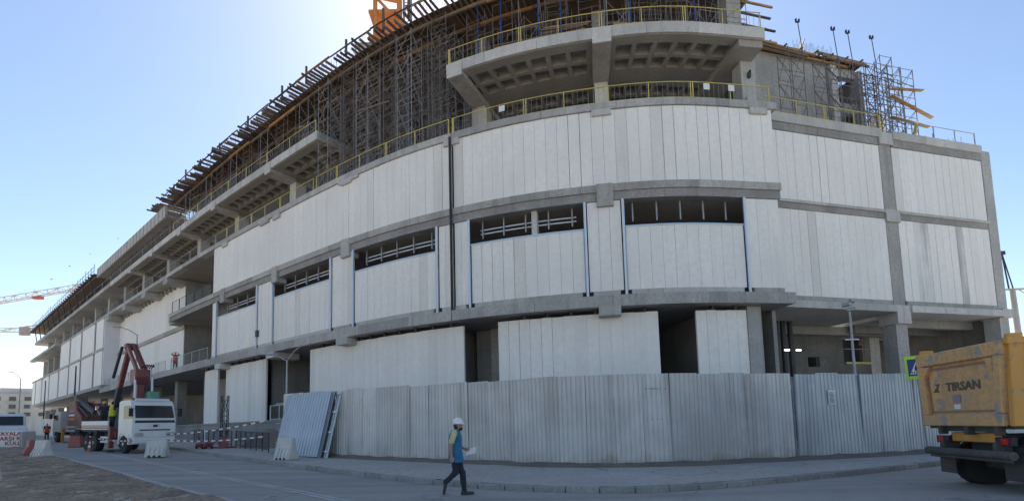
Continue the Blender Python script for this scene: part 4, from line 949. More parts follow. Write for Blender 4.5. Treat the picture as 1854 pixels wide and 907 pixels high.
def person(label, loc, rz, J, top, vest, legs, helmet, vox=0.016, beard=False, group=None):
    t = thing('person', label, 'person', loc, rz, group)
    V = {k: Vector(v) for k, v in J.items()}; hip, sh, hd = V['hip'], V['sh'], V['head']
    def torso(mb, g, lo=0.0, flare=0.0):
        sp = sh - hip; f = lambda k: hip + sp * k
        rows = [(lo, 0.105 + flare, 0.165 + flare), (0.3, 0.105 + flare * 0.4, 0.155), (0.6, 0.115, 0.17), (0.85, 0.112, 0.185), (1.0, 0.085, 0.15), (1.1, 0.06, 0.07)]
        loft(mb, [(f(k).x, f(k).y, f(k).z, a + g, b + g) for k, a, b in rows])
    R_, L_ = Vector((0, -1, 0)), Vector((0, 1, 0))
    def arms(mb, g, stop=None):
        for s, e, h, sd in ((sh + R_ * 0.185, V['re'], V['rh'], -1), (sh + L_ * 0.185, V['le'], V['lh'], 1)):
            if stop: limb(mb, [s, s + (e - s) * stop], [0.062, 0.055], g)
            else: limb(mb, [s, e, h], [0.05, 0.042, 0.028], g)
    def legsf(mb, g):
        for k, a, sd in ((V['rk'], V['ra'], -1), (V['lk'], V['la'], 1)): limb(mb, [hip + Vector((0, sd * 0.088, -0.04)), k, a + (k - a) * 0.08], [0.088, 0.06, 0.048], g)
        ball(mb, hip, 0.115 + g, 0.165 + g, 0.12)
    # the body: one continuous skin
    mb = MB(); torso(mb, -0.02); arms(mb, 0)
    limb(mb, [sh + Vector((0, 0, 0.02)), hd + Vector((-0.02, 0, -0.07))], [0.055, 0.052])
    for k, a, sd in ((V['rk'], V['ra'], -1), (V['lk'], V['la'], 1)): limb(mb, [hip + Vector((0, sd * 0.088, -0.04)), k, a], [0.07, 0.05, 0.038])
    ball(mb, hd, 0.095, 0.075, 0.115); ball(mb, hd + Vector((0.03, 0, -0.06)), 0.06, 0.055, 0.055)
    mb.add([hd + Vector(v) for v in ((0.085, -0.018, -0.03), (0.085, 0.018, -0.03), (0.122, 0, -0.025), (0.09, 0, 0.025))], [(0, 2, 3), (2, 1, 3), (0, 1, 2), (1, 0, 3)])
    for sd in (-1, 1): ball(mb, hd + Vector((-0.005, sd * 0.076, -0.01)), 0.022, 0.012, 0.033, 8, 6)
    for e, h, sd in ((V['re'], V['rh'], -1), (V['le'], V['lh'], 1)):        # palms and fingers
        d = (h - e).normalized(); c = h + d * 0.05; a = Vector((1, 0, 0)) if abs(d.x) < 0.7 else Vector((0, 0, 1)); a = (a - d * a.dot(d)).normalized(); n_ = d.cross(a) * sd
        limb(mb, [h, c - a * 0.012], [0.028, 0.03]); limb(mb, [h, c + a * 0.018], [0.028, 0.03])
        for q, ln in ((-0.033, 0.058), (-0.011, 0.075), (0.011, 0.08), (0.033, 0.072)):
            k0 = c + a * q; k1 = k0 + d * (ln * 0.55) - n_ * 0.012; limb(mb, [k0, k1, k1 + d * (ln * 0.3) - n_ * 0.03], [0.0105, 0.0095, 0.008], n=6)
        limb(mb, [h + a * 0.025, h + a * 0.052 + d * 0.035, h + a * 0.056 + d * 0.075], [0.012, 0.011, 0.009], n=6)
    link('body', remeshed(mb, 'body', M_SKIN, vox * 0.7), t)
    mb = MB(); legsf(mb, 0.014); link('trousers', remeshed(mb, 'trousers', legs, vox, 0.035), t)
    mb = MB(); torso(mb, 0.008, 0.04); arms(mb, 0.008, 0.75); link('shirt', remeshed(mb, 'shirt', top, vox, 0.02), t)
    if vest: mb = MB(); torso(mb, 0.026, -0.2, 0.04); limb(mb, [sh + R_ * 0.13, sh + L_ * 0.13], [0.075, 0.075]); link('vest', remeshed(mb, 'vest', vest, vox, 0.035), t)
    for a, to in ((V['ra'], V['rt']), (V['la'], V['lt'])):
        mb = MB(); d = (to - a); back = a - Vector((d.x, d.y, 0)) * 0.25 if d.length > 0.01 else a
        h0 = Vector((a.x - d.x * 0.25, a.y, max(a.z - 0.045, 0.04))); limb(mb, [a + Vector((0, 0, 0.02)), h0, to], [0.05, 0.045, 0.036])
        link('shoe', remeshed(mb, 'shoe', M_SHOE, vox), t)
    mb = MB(); ball(mb, hd + Vector((-0.018, 0, 0.01)), 0.092, 0.083, 0.118)
    ball(mb, hd + Vector((-0.035, 0, -0.02)), 0.078, 0.08, 0.09)
    link('hair', remeshed(mb, 'hair', M_HAIR, vox), t)
    for sd in (-1, 1): mb = MB(); ball(mb, hd + Vector((0.088, sd * 0.03, 0.0)), 0.01, 0.013, 0.008, 8, 6); mb.build('eye', M_HAIR, t)
    if beard: mb = MB(); ball(mb, hd + Vector((0.048, 0, -0.082)), 0.055, 0.056, 0.05); mb.build('beard', M_HAIR, t, smooth=True)
    if helmet:
        mb = MB(); loft(mb, [(hd.x + dx, hd.y, hd.z + z, rx, ry) for dx, z, rx, ry in ((0.024, 0.022, 0.145, 0.112), (0.022, 0.034, 0.142, 0.11), (-0.004, 0.04, 0.12, 0.104), (-0.004, 0.08, 0.118, 0.103), (-0.006, 0.12, 0.105, 0.093), (-0.006, 0.15, 0.082, 0.074), (-0.006, 0.168, 0.05, 0.046), (-0.006, 0.176, 0.015, 0.014))], 18)
        mb.build('helmet', helmet, t, smooth=True)
    return t
walker = person('man in white helmet and blue vest walking past the hoarding with papers', (-1.32, 11.8, 0.035), 0.0, WALK, M_SHIRT, M_TEAL, M_JEANS, M_HELM, 0.012, beard=True)
pp = MB().add([(0, 0, 0), (0.24, 0, 0.06), (0.25, 0.02, 0.2), (0.02, 0.02, 0.14), (0, 0.012, 0), (0.24, 0.012, 0.06), (0.25, 0.032, 0.2), (0.02, 0.032, 0.14)], [(0, 1, 2, 3), (7, 6, 5, 4), (0, 4, 5, 1), (1, 5, 6, 2), (2, 6, 7, 3), (3, 7, 4, 0)]).build('papers', M_WHITE)
pp.location = (-1.32 + 0.20, 11.8 + 0.13, 0.035 + 0.88); tag(pp, 'folded white papers in the left hand of the walking man', 'papers')
q = FAC.pt(55.9, 0.0, 7.945)
person('worker in orange vest with raised arms standing at the edge of the first slab', q, -0.9, HANDSUP, M_JEANS, M_VESTO, M_JEANS, None, 0.03)
YEL_H = mat('helmet_yellow', (0.6, 0.42, 0.03), None, 0.4)
for lab, x, y, rz, J, tp, ve, hl in (('worker in white helmet and dark jacket on the road left of the crane trucks', -35.9, 44.0, -0.6, STAND, M_JEANS, None, M_HELM),
                                    ('worker in orange vest on the road, right beside the white-helmeted one', -34.8, 43.4, -1.2, STAND, M_JEANS, M_VESTO, None),
                                    ('worker in orange vest standing far off behind the parked van', -47.5, 52.5, -0.9, STAND, M_JEANS, M_VESTO, None)):
    person(lab, (x, y, gz(x, y)), rz, J, tp, ve, M_JEANS, hl, 0.03)

# ------------------------------------------------------------------ vehicles
def wheel(t, x, y, r, w, hubm, name='wheel', twin=False):
    wgrp = MB().lathe([(r * 0.62, -w / 2), (r * 0.93, -w / 2), (r, -w * 0.36), (r, w * 0.36), (r * 0.93, w / 2), (r * 0.62, w / 2)], 24, 'Y', (x, y, r)).build(name, M_BLACK, t, smooth=True)
    sd = 1 if y > 0 else -1
    MB().lathe([(r * 0.6, -w * 0.3 * sd), (r * 0.6, w * 0.47 * sd), (r * 0.5, w * 0.42 * sd), (r * 0.46, w * 0.1 * sd), (r * 0.26, w * 0.1 * sd), (r * 0.2, w * 0.55 * sd), (r * 0.1, w * 0.58 * sd)], 18, 'Y', (x, y, r)).build('rim', hubm, wgrp, smooth=True)
    return wgrp
def cab(t, x0, x1, w, z0, z1, m, stripe=None):
    """Flat-nosed lorry cab, front at x1."""
    b = MB(); hw = w / 2
    prof = [(x0, z0), (x1 - 0.02, z0), (x1, z0 + 0.3), (x1, z0 + 1.05), (x1 - 0.32, z1 - 0.22), (x1 - 0.55, z1), (x0 + 0.1, z1), (x0, z1 - 0.12)]
    b.prism(prof, (0, -hw, 0), (1, 0, 0), (0, 0, 1), (0, w, 0)); c = b.build('cab', m, t, bevel=0.05, seg=2, smooth=True)
    za, zb = z0 + 1.12, z1 - 0.3
    xa, xb = x1 - 0.025, x1 - 0.30
    nx = Vector((zb - za, 0, xa - xb)).normalized() * 0.025
    MB().hexa([Vector(p) for p in ((xa - 0.01, -hw + 0.1, za), (xa - 0.01, hw - 0.1, za), (xa - 0.05, hw - 0.1, za), (xa - 0.05, -hw + 0.1, za), (xb + 0.0, -hw + 0.14, zb), (xb + 0.0, hw - 0.14, zb), (xb - 0.04, hw - 0.14, zb), (xb - 0.04, -hw + 0.14, zb))]).build('windscreen', M_GLASS, c).location = nx
    for sd in (-1, 1):
        MB().prism([(x0 + 0.75, za - 0.02), (x1 - 0.12, za - 0.02), (x1 - 0.33, zb), (x0 + 0.75, zb)], (0, sd * (hw + 0.004), 0), (1, 0, 0), (0, 0, 1), (0, sd * 0.012, 0)).build('side_window', M_GLASS, c)
        dr = MB().prism([(x0 + 0.62, z0 + 0.2), (x1 - 0.1, z0 + 0.2), (x1 - 0.1, za - 0.1), (x0 + 0.62, za - 0.1)], (0, sd * (hw + 0.001), 0), (1, 0, 0), (0, 0, 1), (0, sd * 0.012, 0)).build('door', m, c, bevel=0.004)
        mr = MB().box(x1 + 0.08, sd * (hw + 0.16), za + 0.1, 0.09, 0.2, 0.46).build('mirror', M_BLACK, c, bevel=0.02)
        MB().bar((x1 - 0.15, sd * (hw - 0.05), za + 0.55), (x1 + 0.06, sd * (hw + 0.14), za + 0.5), 0.03).build('mirror_arm', M_BLACK, c)
        MB().box(x1 + 0.005, sd * (hw - 0.3), z0 + 0.1, 0.05, 0.42, 0.2).build('headlight', mat('headlight', (0.45, 0.47, 0.5), None, 0.15), c, bevel=0.015)
    MB().box(x1 + 0.004, 0, z0 + 0.42, 0.03, w * 0.7, 0.07).build('grille', M_STEELD, c); MB().box(x1 + 0.004, 0, z0 + 0.86, 0.03, w * 0.92, 0.14).build('grille', M_STEELD, c)
    MB().box(x1 + 0.012, 0, z0 + 0.62, 0.03, 0.2, 0.12).build('badge', M_STEELD, c)
    MB().box(x1 - 0.08, 0, z0 - 0.32, 0.26, w * 0.98, 0.34).build('bumper', m, t, bevel=0.05)
    MB().box(x1 - 0.5, 0, z1 - 0.02, 0.08, w * 0.8, 0.14).build('sun_visor', m, c)
    return c
# white crane lorry facing the viewer
x, y = -21.55, 30.2; hx = math.atan2(-math.cos(R(56)), math.sin(R(56)))
ct = thing('crane_truck', 'white-cabbed lorry with a folded dark red loading crane, parked facing the viewer', 'truck', (x, y, gz(x, y) + 0.01), hx)
ct.rotation_euler = (0, R(1.1), hx)
cb = cab(ct, -0.85, 1.25, 2.16, 0.85, 2.98, M_WHITEP)
for sd in (-1, 1):
    MB().prism([(0.62, 0.5), (0.55, 0.95), (0.3, 1.15), (-0.3, 1.15), (-0.55, 0.95), (-0.62, 0.5), (-0.75, 0.5), (-0.7, 1.05), (-0.4, 1.3), (0.4, 1.3), (0.72, 1.05), (0.76, 0.5)], (0, sd * 0.83, 0), (1, 0, 0), (0, 0, 1), (0, sd * 0.27, 0)).build('mudguard', M_WHITEP, ct)
    wheel(ct, 0, sd * 0.94, 0.52, 0.3, M_STEELW); wheel(ct, -4.35, sd * 0.92, 0.52, 0.42, M_STEELG); wheel(ct, -5.6, sd * 0.92, 0.52, 0.42, M_STEELG)
    MB().box(-3.7, sd * 1.0, 0.75, 0.03, 0.4, 0.5).build('mud_flap', M_BLACK, ct); MB().box(-2.85, sd * 1.02, 0.55, 1.3, 0.08, 0.12).build('side_guard', M_STEELW, ct); MB().box(-2.85, sd * 1.02, 0.8, 1.3, 0.08, 0.12).build('side_guard', M_STEELW, ct)
    MB().box(-1.75, sd * 1.1, 0.25, 0.24, 0.24, 1.25).build('outrigger', M_RED, ct, bevel=0.02); MB().box(-1.75, sd * 1.1, 0.02, 0.34, 0.34, 0.06).build('outrigger_foot', M_STEELD, ct)
    brd = MB().box(-4.4, sd * 1.1, 1.32, 4.3, 0.06, 0.52).build('side_board', M_STEELW, ct)
    for z, mm in ((1.38, M_RED), (1.50, M_CRANEY)): MB().box(-4.4, sd * 1.136, z, 4.26, 0.008, 0.09).build('stripe', mm, brd)
MB().box(-2.8, 0, 0.72, 7.6, 0.85, 0.3).build('chassis', M_STEELD, ct); MB().box(-4.4, 0, 1.2, 4.32, 2.14, 0.1).build('bed', M_DUSTD, ct)
MB().box(-1.75, 0, 0.85, 0.55, 2.0, 0.4).build('crane_base', M_RED, ct, bevel=0.03)
cr = MB(); cr.box(-1.7, 0.2, 1.25, 0.62, 0.55, 2.2, 0, 0.75, 0.75); cr.box(-1.7, 0.2, 3.4, 0.42, 0.36, 1.0); crane = cr.build('crane_column', M_RED, ct, bevel=0.04)
hd_ = MB(); hd_.prism([(-1.95, 4.05), (-1.45, 4.05), (-1.25, 4.45), (-1.25, 4.95), (-2.1, 4.95), (-2.15, 4.6)], (0, -0.2, 0), (1, 0, 0), (0, 0, 1), (0, 0.8, 0)); hd_.build('crane_head', M_RED, crane, bevel=0.04)
for yy in (-0.15, 0.75): MB().tube((-1.35, yy, 1.6), (-1.35, yy, 3.2), 0.13, 10).build('lift_ram', M_RED, crane, smooth=True); MB().tube((-1.35, yy, 3.2), (-1.4, yy, 4.5), 0.065, 8).build('ram_rod', M_STEELW, crane, smooth=True)
bm1 = MB(); bm1.bar((-1.6, -0.02, 4.9), (-3.2, -0.02, 6.55), 0.16, 0.28, (0.7, 0, 0.7)); bm1.bar((-1.5, 0.42, 4.85), (-3.15, 0.42, 6.5), 0.16, 0.28, (0.7, 0, 0.7)); bm1.bar((-1.5, 0.2, 5.05), (-3.05, 0.2, 6.65), 0.12, 0.2, (0.7, 0, 0.7))
b1 = bm1.build('main_boom', M_RED, ct, bevel=0.03); MB().box(-3.25, 0.2, 6.3, 0.45, 0.66, 0.4).build('knuckle', M_RED, b1, bevel=0.08)
bm2 = MB(); bm2.bar((-3.4, 0.2, 6.55), (-4.9, 0.2, 3.6), 0.27, 0.3); b2 = bm2.build('outer_boom', M_RED, ct, bevel=0.04)
MB().bar((-4.7, 0.2, 4.0), (-5.25, 0.2, 2.75), 0.3, 0.34).build('boom_tip', M_STEELD, b2, bevel=0.04); MB().tube((-3.75, -0.1, 6.5), (-4.95, -0.1, 4.6), 0.09, 8).build('fold_ram', M_STEELD, b2, smooth=True)
MB().path([Vector((-4.0, 0.45, 6.3)), Vector((-4.9, 0.5, 4.9)), Vector((-5.1, 0.45, 4.0))], 0.04, 6).build('hose', M_BLACK, b2)
hk = MB(); hk.tube((-5.25, 0.2, 2.8), (-5.25, 0.2, 2.35), 0.03, 6); hk.lathe([(0.1, 2.1), (0.14, 2.2), (0.12, 2.36), (0.03, 2.42)], 10, 'Z', (-5.25, 0.2, 0)); hk.path([Vector((-5.25, 0.2, 2.12)), Vector((-5.12, 0.2, 2.0)), Vector((-5.2, 0.2, 1.9)), Vector((-5.33, 0.2, 1.95))], 0.03, 6); hk.build('hook', M_STEELD, b2)
MB().box(-1.1, 0.7, 2.6, 0.45, 0.6, 1.0).build('tank', M_GREEN, ct, bevel=0.04)
for k in range(5): MB().path([Vector((-1.6 + 0.06 * k, 0.25 + 0.1 * k, 5.0)), Vector((-1.35 + 0.05 * k, 0.3 + 0.1 * k, 5.25)), Vector((-1.1, 0.3 + 0.1 * k, 5.1))], 0.03, 5).build('hose', M_BLACK, crane)
MB().box(-3.4, 0.3, 1.3, 0.8, 0.8, 1.1).build('load_crate', M_STEELG, ct, bevel=0.05)
pt_ = text_mesh('BMC', 0.16, M_STEELD); o = link('badge_lettering', pt_, cb); o.location = (1.395, 0, 1.56); o.rotation_euler = (math.pi / 2, 0, math.pi / 2)
def on_truck(lx, ly): c, n = math.cos(hx), math.sin(hx); return (x + lx * c - ly * n, y + lx * n + ly * c)
for lab, lx, ly, ve, J in (('worker in yellow helmet standing on the lorry bed below the hanging hook', -4.2, -0.7, M_JEANS, REACH), ('worker in lime vest on the lorry bed just behind the white cab', -2.75, -0.75, mat('vest_lime', (0.5, 0.55, 0.05), None, 0.8), STAND)):
    px_, py_ = on_truck(lx, ly); person(lab, (px_, py_, gz(x, y) + 1.33 - lx * 0.017), hx + (3.0 if J is REACH else 1.8), J, M_JEANS, ve, M_JEANS, YEL_H if J is REACH else None, 0.03)
# second crane lorry behind, facing away
x2, y2 = -41.2, 48.2; h2 = math.atan2(0.57, -0.82)
c2t = thing('crane_truck', 'older grey-cabbed crane lorry parked behind the white one, facing away', 'truck', (x2, y2, gz(x2, y2)), h2); c2t.rotation_euler = (0, R(-1.1), h2)
cab(c2t, -0.9, 1.3, 2.3, 0.9, 2.75, mat('cab_grey', (0.42, 0.40, 0.38), (0.34, 0.30, 0.27), 0.5, scale=1))
for sd in (-1, 1):
    for wx in (0.1, -4.2, -5.5): wheel(c2t, wx, sd * 1.0, 0.5, 0.34, M_STEELG)
MB().box(-3, 0, 0.75, 8.4, 0.85, 0.3).build('chassis', M_STEELD, c2t); MB().box(-4.4, 0, 1.15, 5.4, 2.3, 0.18).build('bed', M_BRONZE, c2t)
MB().prism([(-1.2, 1.3), (-1.2, 3.0), (-1.6, 3.6), (-2.9, 3.7), (-3.3, 2.9), (-4.6, 2.3), (-5.0, 1.35)], (0, -0.7, 0), (1, 0, 0), (0, 0, 1), (0, 1.4, 0)).build('crane_body', mat('crane_rust', (0.22, 0.075, 0.05), (0.13, 0.06, 0.05), 0.6, scale=1.2), c2t, bevel=0.05)
for z, mm in ((2.0, M_CRANEY), (2.35, M_STEELW), (2.7, M_RED)): MB().box(-2.2, 0.72, z, 1.6, 0.02, 0.16).build('stripe', mm, c2t); 
MB().bar((-2.0, 0.3, 3.9), (-6.6, 0.3, 2.6), 0.3, 0.34).build('boom', M_STEELD, c2t, bevel=0.03); MB().bar((-2.0, -0.3, 3.6), (-5.4, -0.3, 3.3), 0.28, 0.3).build('boom', M_RED, c2t, bevel=0.03); MB().box(-1.7, 0, 3.5, 0.6, 0.9, 0.75).build('boom_knuckle', M_BRONZE, c2t, bevel=0.05); MB().box(-3.6, 0.95, 0.95, 2.2, 0.4, 0.5).build('tool_box', M_STEELG, c2t, bevel=0.03); MB().tube((-3.0, 0.5, 3.3), (-5.8, 0.5, 2.2), 0.1, 8).build('boom_ram', M_STEELD, c2t)
for sd in (-1, 1): MB().box(-1.55, sd * 1.1, 0.05, 0.2, 0.2, 1.2).build('outrigger', M_CRANEY, c2t)
# white minibus at the far left
xv, yv = -46.0, 47.0
vn = thing('white_van', 'white minibus parked at the left edge behind the banner', 'van', (xv, yv, gz(xv, yv)), -0.75)
MB().prism([(-2.9, 0.45), (2.6, 0.45), (2.85, 0.8), (2.75, 1.25), (2.0, 1.5), (1.4, 2.45), (1.1, 2.6), (-2.8, 2.6), (-2.95, 2.4)], (0, -1.0, 0), (1, 0, 0), (0, 0, 1), (0, 2.0, 0)).build('body', M_WHITEP, vn, bevel=0.08, seg=2, smooth=True)
for sd in (-1, 1):
    for k in range(3): MB().box(-1.9 + k * 1.25, sd * 1.0, 1.5, 1.1, 0.03, 0.7).build('side_window', M_GLASS, vn)
    for wx in (-1.9, 1.7): wheel(vn, wx, sd * 0.88, 0.36, 0.24, M_STEELG)
MB().prism([(0, -0.8), (0.95, -0.8), (0.95, 0.8), (0, 0.8)], (2.02, 0, 1.56), (-0.56, 0, 0.82), (0, 1, 0), (0.03, 0, 0.02)).build('windscreen', M_GLASS, vn)

# dump truck at the right, tail towards the viewer
dt = thing('dump_truck', 'dusty orange tipper truck seen from behind at the right edge', 'truck', (9.55, 10.95, -0.04), R(-8))
tb = MB(); tb.prism([(-1.16, 1.38), (1.16, 1.38), (1.25, 2.98), (-1.25, 2.98)], (0.0, 0, 0), (0, 1, 0), (0, 0, 1), (0.06, 0, 0)); tg = tb.build('tailgate', M_TAIL, dt, bevel=0.01)
for nm, pts in (('frame_bar', [(-1.25, 2.72), (1.25, 2.72), (1.26, 3.0), (-1.26, 3.0)]), ('frame_bar', [(-1.16, 1.36), (1.16, 1.36), (1.17, 1.6), (-1.17, 1.6)]), ('frame_bar', [(-1.16, 1.6), (-0.97, 1.6), (-1.05, 2.72), (-1.24, 2.72)]), ('frame_bar', [(0.97, 1.6), (1.16, 1.6), (1.24, 2.72), (1.05, 2.72)])):
    MB().prism(pts, (-0.09, 0, 0), (0, 1, 0), (0, 0, 1), (0.1, 0, 0)).build(nm, M_TAIL, tg, bevel=0.02)
for sd in (-1, 1): MB().prism([(sd * 1.05, 2.7), (sd * 0.82, 2.7), (sd * 1.02, 2.42)], (-0.085, 0, 0), (0, 1, 0), (0, 0, 1), (0.08, 0, 0)).build('gusset', M_TAIL, tg)
for pts in ([(-1.02, 2.6), (1.02, 2.6), (1.02, 2.66), (-1.02, 2.66)], [(-0.95, 1.64), (0.95, 1.64), (0.95, 1.69), (-0.95, 1.69)], [(-0.95, 1.66), (-0.9, 1.66), (-0.98, 2.62), (-1.03, 2.62)], [(0.9, 1.66), (0.95, 1.66), (1.03, 2.62), (0.98, 2.62)]):
    MB().prism(pts, (-0.006, 0, 0), (0, 1, 0), (0, 0, 1), (0.01, 0, 0)).build('worn_edge', M_TAILD, tg)
me = text_mesh('TIRSAN', 0.25, mat('dull_print', (0.10, 0.075, 0.06), (0.17, 0.12, 0.08), 0.85, scale=5), bold=0.008); o = link('lettering', me, tg); o.location = (-0.008, -0.08, 2.2); o.rotation_euler = (math.pi / 2, 0, -math.pi / 2); o.scale = (1.2, 1, 1)
MB().prism([(0.62, 2.30), (0.80, 2.30), (0.72, 2.24), (0.86, 2.11), (0.64, 2.11), (0.70, 2.17)], (-0.008, 0, 0), (0, 1, 0), (0, 0, 1), (0.006, 0, 0)).build('logo', MATS['dull_print'], tg)
pl = MB().box(-0.012, 0.12, 1.86, 0.02, 0.22, 0.17).build('plate', mat('plate_grey', (0.30, 0.29, 0.30), None, 0.6), tg)
MB().box(-0.012, 0.12, 1.72, 0.02, 0.18, 0.1).build('plate', M_WHITE, tg)
sbm = MB()
for sd in (-1, 1):
    MB().prism([(0.06, 1.38), (5.2, 1.38), (5.2, 3.0), (0.06, 3.0)], (0, sd * 1.2, 0), (1, 0, 0), (0, 0, 1), (0, sd * 0.06, 0)).build('side_wall', M_ORANGE, dt)
    MB().prism([(-0.02, 1.36), (0.16, 1.36), (0.3, 3.12), (0.05, 3.12)], (0, sd * 1.2, 0), (1, 0, 0), (0, 0, 1), (0, sd * 0.13, 0)).build('corner_post', M_ORANGE, dt, bevel=0.015)
    for k in range(4): MB().box(1.1 + k * 1.1, sd * 1.3, 1.4, 0.14, 0.1, 1.6).build('side_rib', M_ORANGE, dt)
    MB().box(2.6, sd * 1.29, 2.92, 5.2, 0.12, 0.12).build('top_rail', M_ORANGE, dt)
    for a, b in ((0.22, 0.5), (0.62, 1.02)): MB().box((a + b) / 2, sd * 1.268, 1.5, b - a, 0.012, 0.06).build('reflector', M_WHITE, dt)
    for p_ in ((0.52, 2.74, 0.3, 0.05), (0.4, 2.5, 0.05, 0.28)): MB().box(p_[0], sd * 1.268, p_[1], p_[2], 0.012, p_[3]).build('reflector', M_WHITE, dt)
    MB().prism([(0.5, 1.95), (0.95, 2.0), (1.0, 2.25), (0.72, 2.22), (0.7, 2.1), (0.48, 2.08)], (0, sd * 1.268, 0), (1, 0, 0), (0, 0, 1), (0, sd * 0.01, 0)).build('dark_patch', M_STEELD, dt)
    MB().box(0.14, sd * 0.86, 0.98, 0.1, 0.4, 0.16).build('lamp_housing', M_STEELD, dt); lm = MB().box(0.085, sd * 0.9, 1.0, 0.02, 0.16, 0.12).build('tail_lamp', M_LAMPR, dt)
    for wx in (0.95, 2.3): wheel(dt, wx, sd * 0.98, 0.52, 0.5, M_DUSTD)
    MB().prism([(0.25, 0.55), (0.28, 1.0), (0.6, 1.18), (1.3, 1.18), (1.3, 1.13), (0.62, 1.12), (0.34, 0.96), (0.31, 0.55)], (0, sd * 0.72, 0), (1, 0, 0), (0, 0, 1), (0, sd * 0.55, 0)).build('mudguard', M_STEELD, dt)
    MB().box(0.2, sd * 0.93, 0.3, 0.02, 0.5, 0.5).build('mud_flap', M_DUSTD, dt)
MB().prism([(0.06, 1.30), (5.2, 1.30), (5.2, 1.38), (0.06, 1.38)], (0, -1.2, 0), (1, 0, 0), (0, 0, 1), (0, 2.4, 0)).build('body_floor', M_DUSTD, dt)
MB().box(5.2, 0, 1.38, 0.08, 2.4, 1.62).build('front_wall', M_ORANGE, dt); MB().box(4.0, 0, 0.85, 7.2, 0.9, 0.32).build('chassis', M_STEELD, dt)
MB().box(0.2, 0, 1.02, 0.14, 1.25, 0.2).build('cross_member', M_ORANGE, dt, bevel=0.02); MB().box(0.12, 0, 1.24, 0.1, 1.5, 0.07).build('hinge_bar', M_DUSTD, dt)
MB().tube((-0.02, -1.22, 0.80), (-0.02, 1.22, 0.80), 0.085, 12).build('bumper_bar', M_DUSTD, dt, smooth=True); MB().box(0.0, 0, 0.66, 0.08, 2.3, 0.2).build('bumper_plate', M_DUSTD, dt, bevel=0.02)
for yy in (-0.75, 0.75): MB().box(0.16, yy, 0.72, 0.3, 0.12, 0.32).build('bumper_arm', M_DUSTD, dt); 
for yy in (-0.9, -0.1, 0.7): MB().box(0.02, yy, 1.18, 0.16, 0.12, 0.22).build('latch', M_DUSTD, dt, bevel=0.02)
MB().tube((0.95, -0.9, 0.52), (0.95, 0.9, 0.52), 0.13, 10).build('axle', M_DUSTD, dt); MB().lathe([(0.1, -0.2), (0.26, -0.1), (0.28, 0.05), (0.18, 0.2)], 12, 'X', (0.95, 0, 0.55)).build('differential', M_DUSTD, dt, smooth=True)
cab(dt, 5.6, 7.7, 2.4, 0.9, 3.0, M_ORANGE)
for sd in (-1, 1): wheel(dt, 6.8, sd * 1.0, 0.52, 0.32, M_STEELG)

# ------------------------------------------------------------------ barriers, cones, banner, sign
def barrier(label, x, y, rz, m, L=1.1, h=0.86, group=None):
    t = thing('plastic_barrier', label, 'barrier', (x, y, gz(x, y) + (0.13 if x > -11 else 0.03)), rz, group)
    b = MB(); pr = [(-0.28, 0.0), (0.28, 0.0), (0.26, 0.16), (0.12, 0.5), (0.09, h), (-0.09, h), (-0.12, 0.5), (-0.26, 0.16)]
    for s0 in (0,): b.prism(pr, (-L / 2, 0, 0), (0, 1, 0), (0, 0, 1), (L, 0, 0))
    bo = b.build('body', m, t, bevel=0.03, seg=2, smooth=True)
    for k in range(4):
        for sd in (-1, 1): MB().prism([(sd * 0.265, 0.02), (sd * 0.30, 0.02), (sd * 0.285, 0.2), (sd * 0.15, 0.5), (sd * 0.125, 0.48)], (-L / 2 + 0.1 + k * (L - 0.32) / 3, 0, 0), (0, 1, 0), (0, 0, 1), (0.13, 0, 0)).build('rib', m, bo)
    for k in range(3):
        for sd in (-1, 1): MB().box(-L / 4 + k * L / 4, sd * 0.262, 0.0, 0.13, 0.08, 0.09).build('foot_slot', M_BLACK, bo)
    return t
barrier('white plastic barrier on the road in front of the white crane truck', -17.7, 25.7, 0.15, M_PLW, 0.95, 0.82)
barrier('white plastic barrier on the pavement against the leaning sheets', -9.55, 21.75, -0.5, M_PLW, 0.95, 0.9)
barrier('red plastic barrier beside the dirt lot, left of its white neighbour', -25.4, 27.15, -0.7, M_PLR, 1.05, 0.86)
barrier('white plastic barrier beside the dirt lot, joined to the red one', -23.7, 26.0, -0.55, M_PLW, 1.5, 0.88)
barrier('white plastic barrier cut by the left edge on the dirt lot', -15.55, 15.05, 0.3, M_PLW, 0.9, 0.8)
for lab, x, y in (('orange traffic cone with white bands behind the white crane truck', -26.2, 32.0), ('orange cone top by the workers beyond the banner', -40.5, 43.5)):
    t = thing('traffic_cone', lab, 'cone', (x, y, gz(x, y) + 0.005)); MB().box(0, 0, 0, 0.4, 0.4, 0.04).build('base', M_CONE, t, bevel=0.01)
    MB().lathe([(0.16, 0.04), (0.13, 0.2), (0.09, 0.42), (0.045, 0.68), (0.035, 0.72)], 14).build('body', M_CONE, t, smooth=True)
    for z, r in ((0.24, 0.125), (0.46, 0.086)): MB().lathe([(r + 0.006, z), (r - 0.016, z + 0.12)], 14).build('band', M_WHITE, t, smooth=True)
xb, yb = -35.4, 36.6
bl = thing('concrete_block', 'grey concrete block beside the banner at the left edge', 'block', (-33.9, 36.0, gz(-34, 36) + 0.05), -0.72)
MB().box(0, 0, 0, 1.1, 0.7, 1.15).build('body', M_CONC, bl, bevel=0.04)
bn = thing('warning_banner', 'white banner with red capitals telling pedestrians to use the other side', 'banner', (xb - 0.35, yb, gz(xb, yb) + 0.05), 0.5)
MB().box(-0.35, 0, 0.05, 2.6, 0.02, 1.15).build('cloth', M_WHITE, bn)
for k, tx in enumerate(('YAYALAR', 'KARŞI KA', 'KULLA')):
    o = link('lettering', text_mesh(tx, 0.36, M_REDT, bold=0.008, align='RIGHT'), bn); o.location = (0.86 - (0.02 if k < 2 else 0.0), -0.016, 0.98 - k * 0.34); o.rotation_euler = (math.pi / 2, 0, 0)
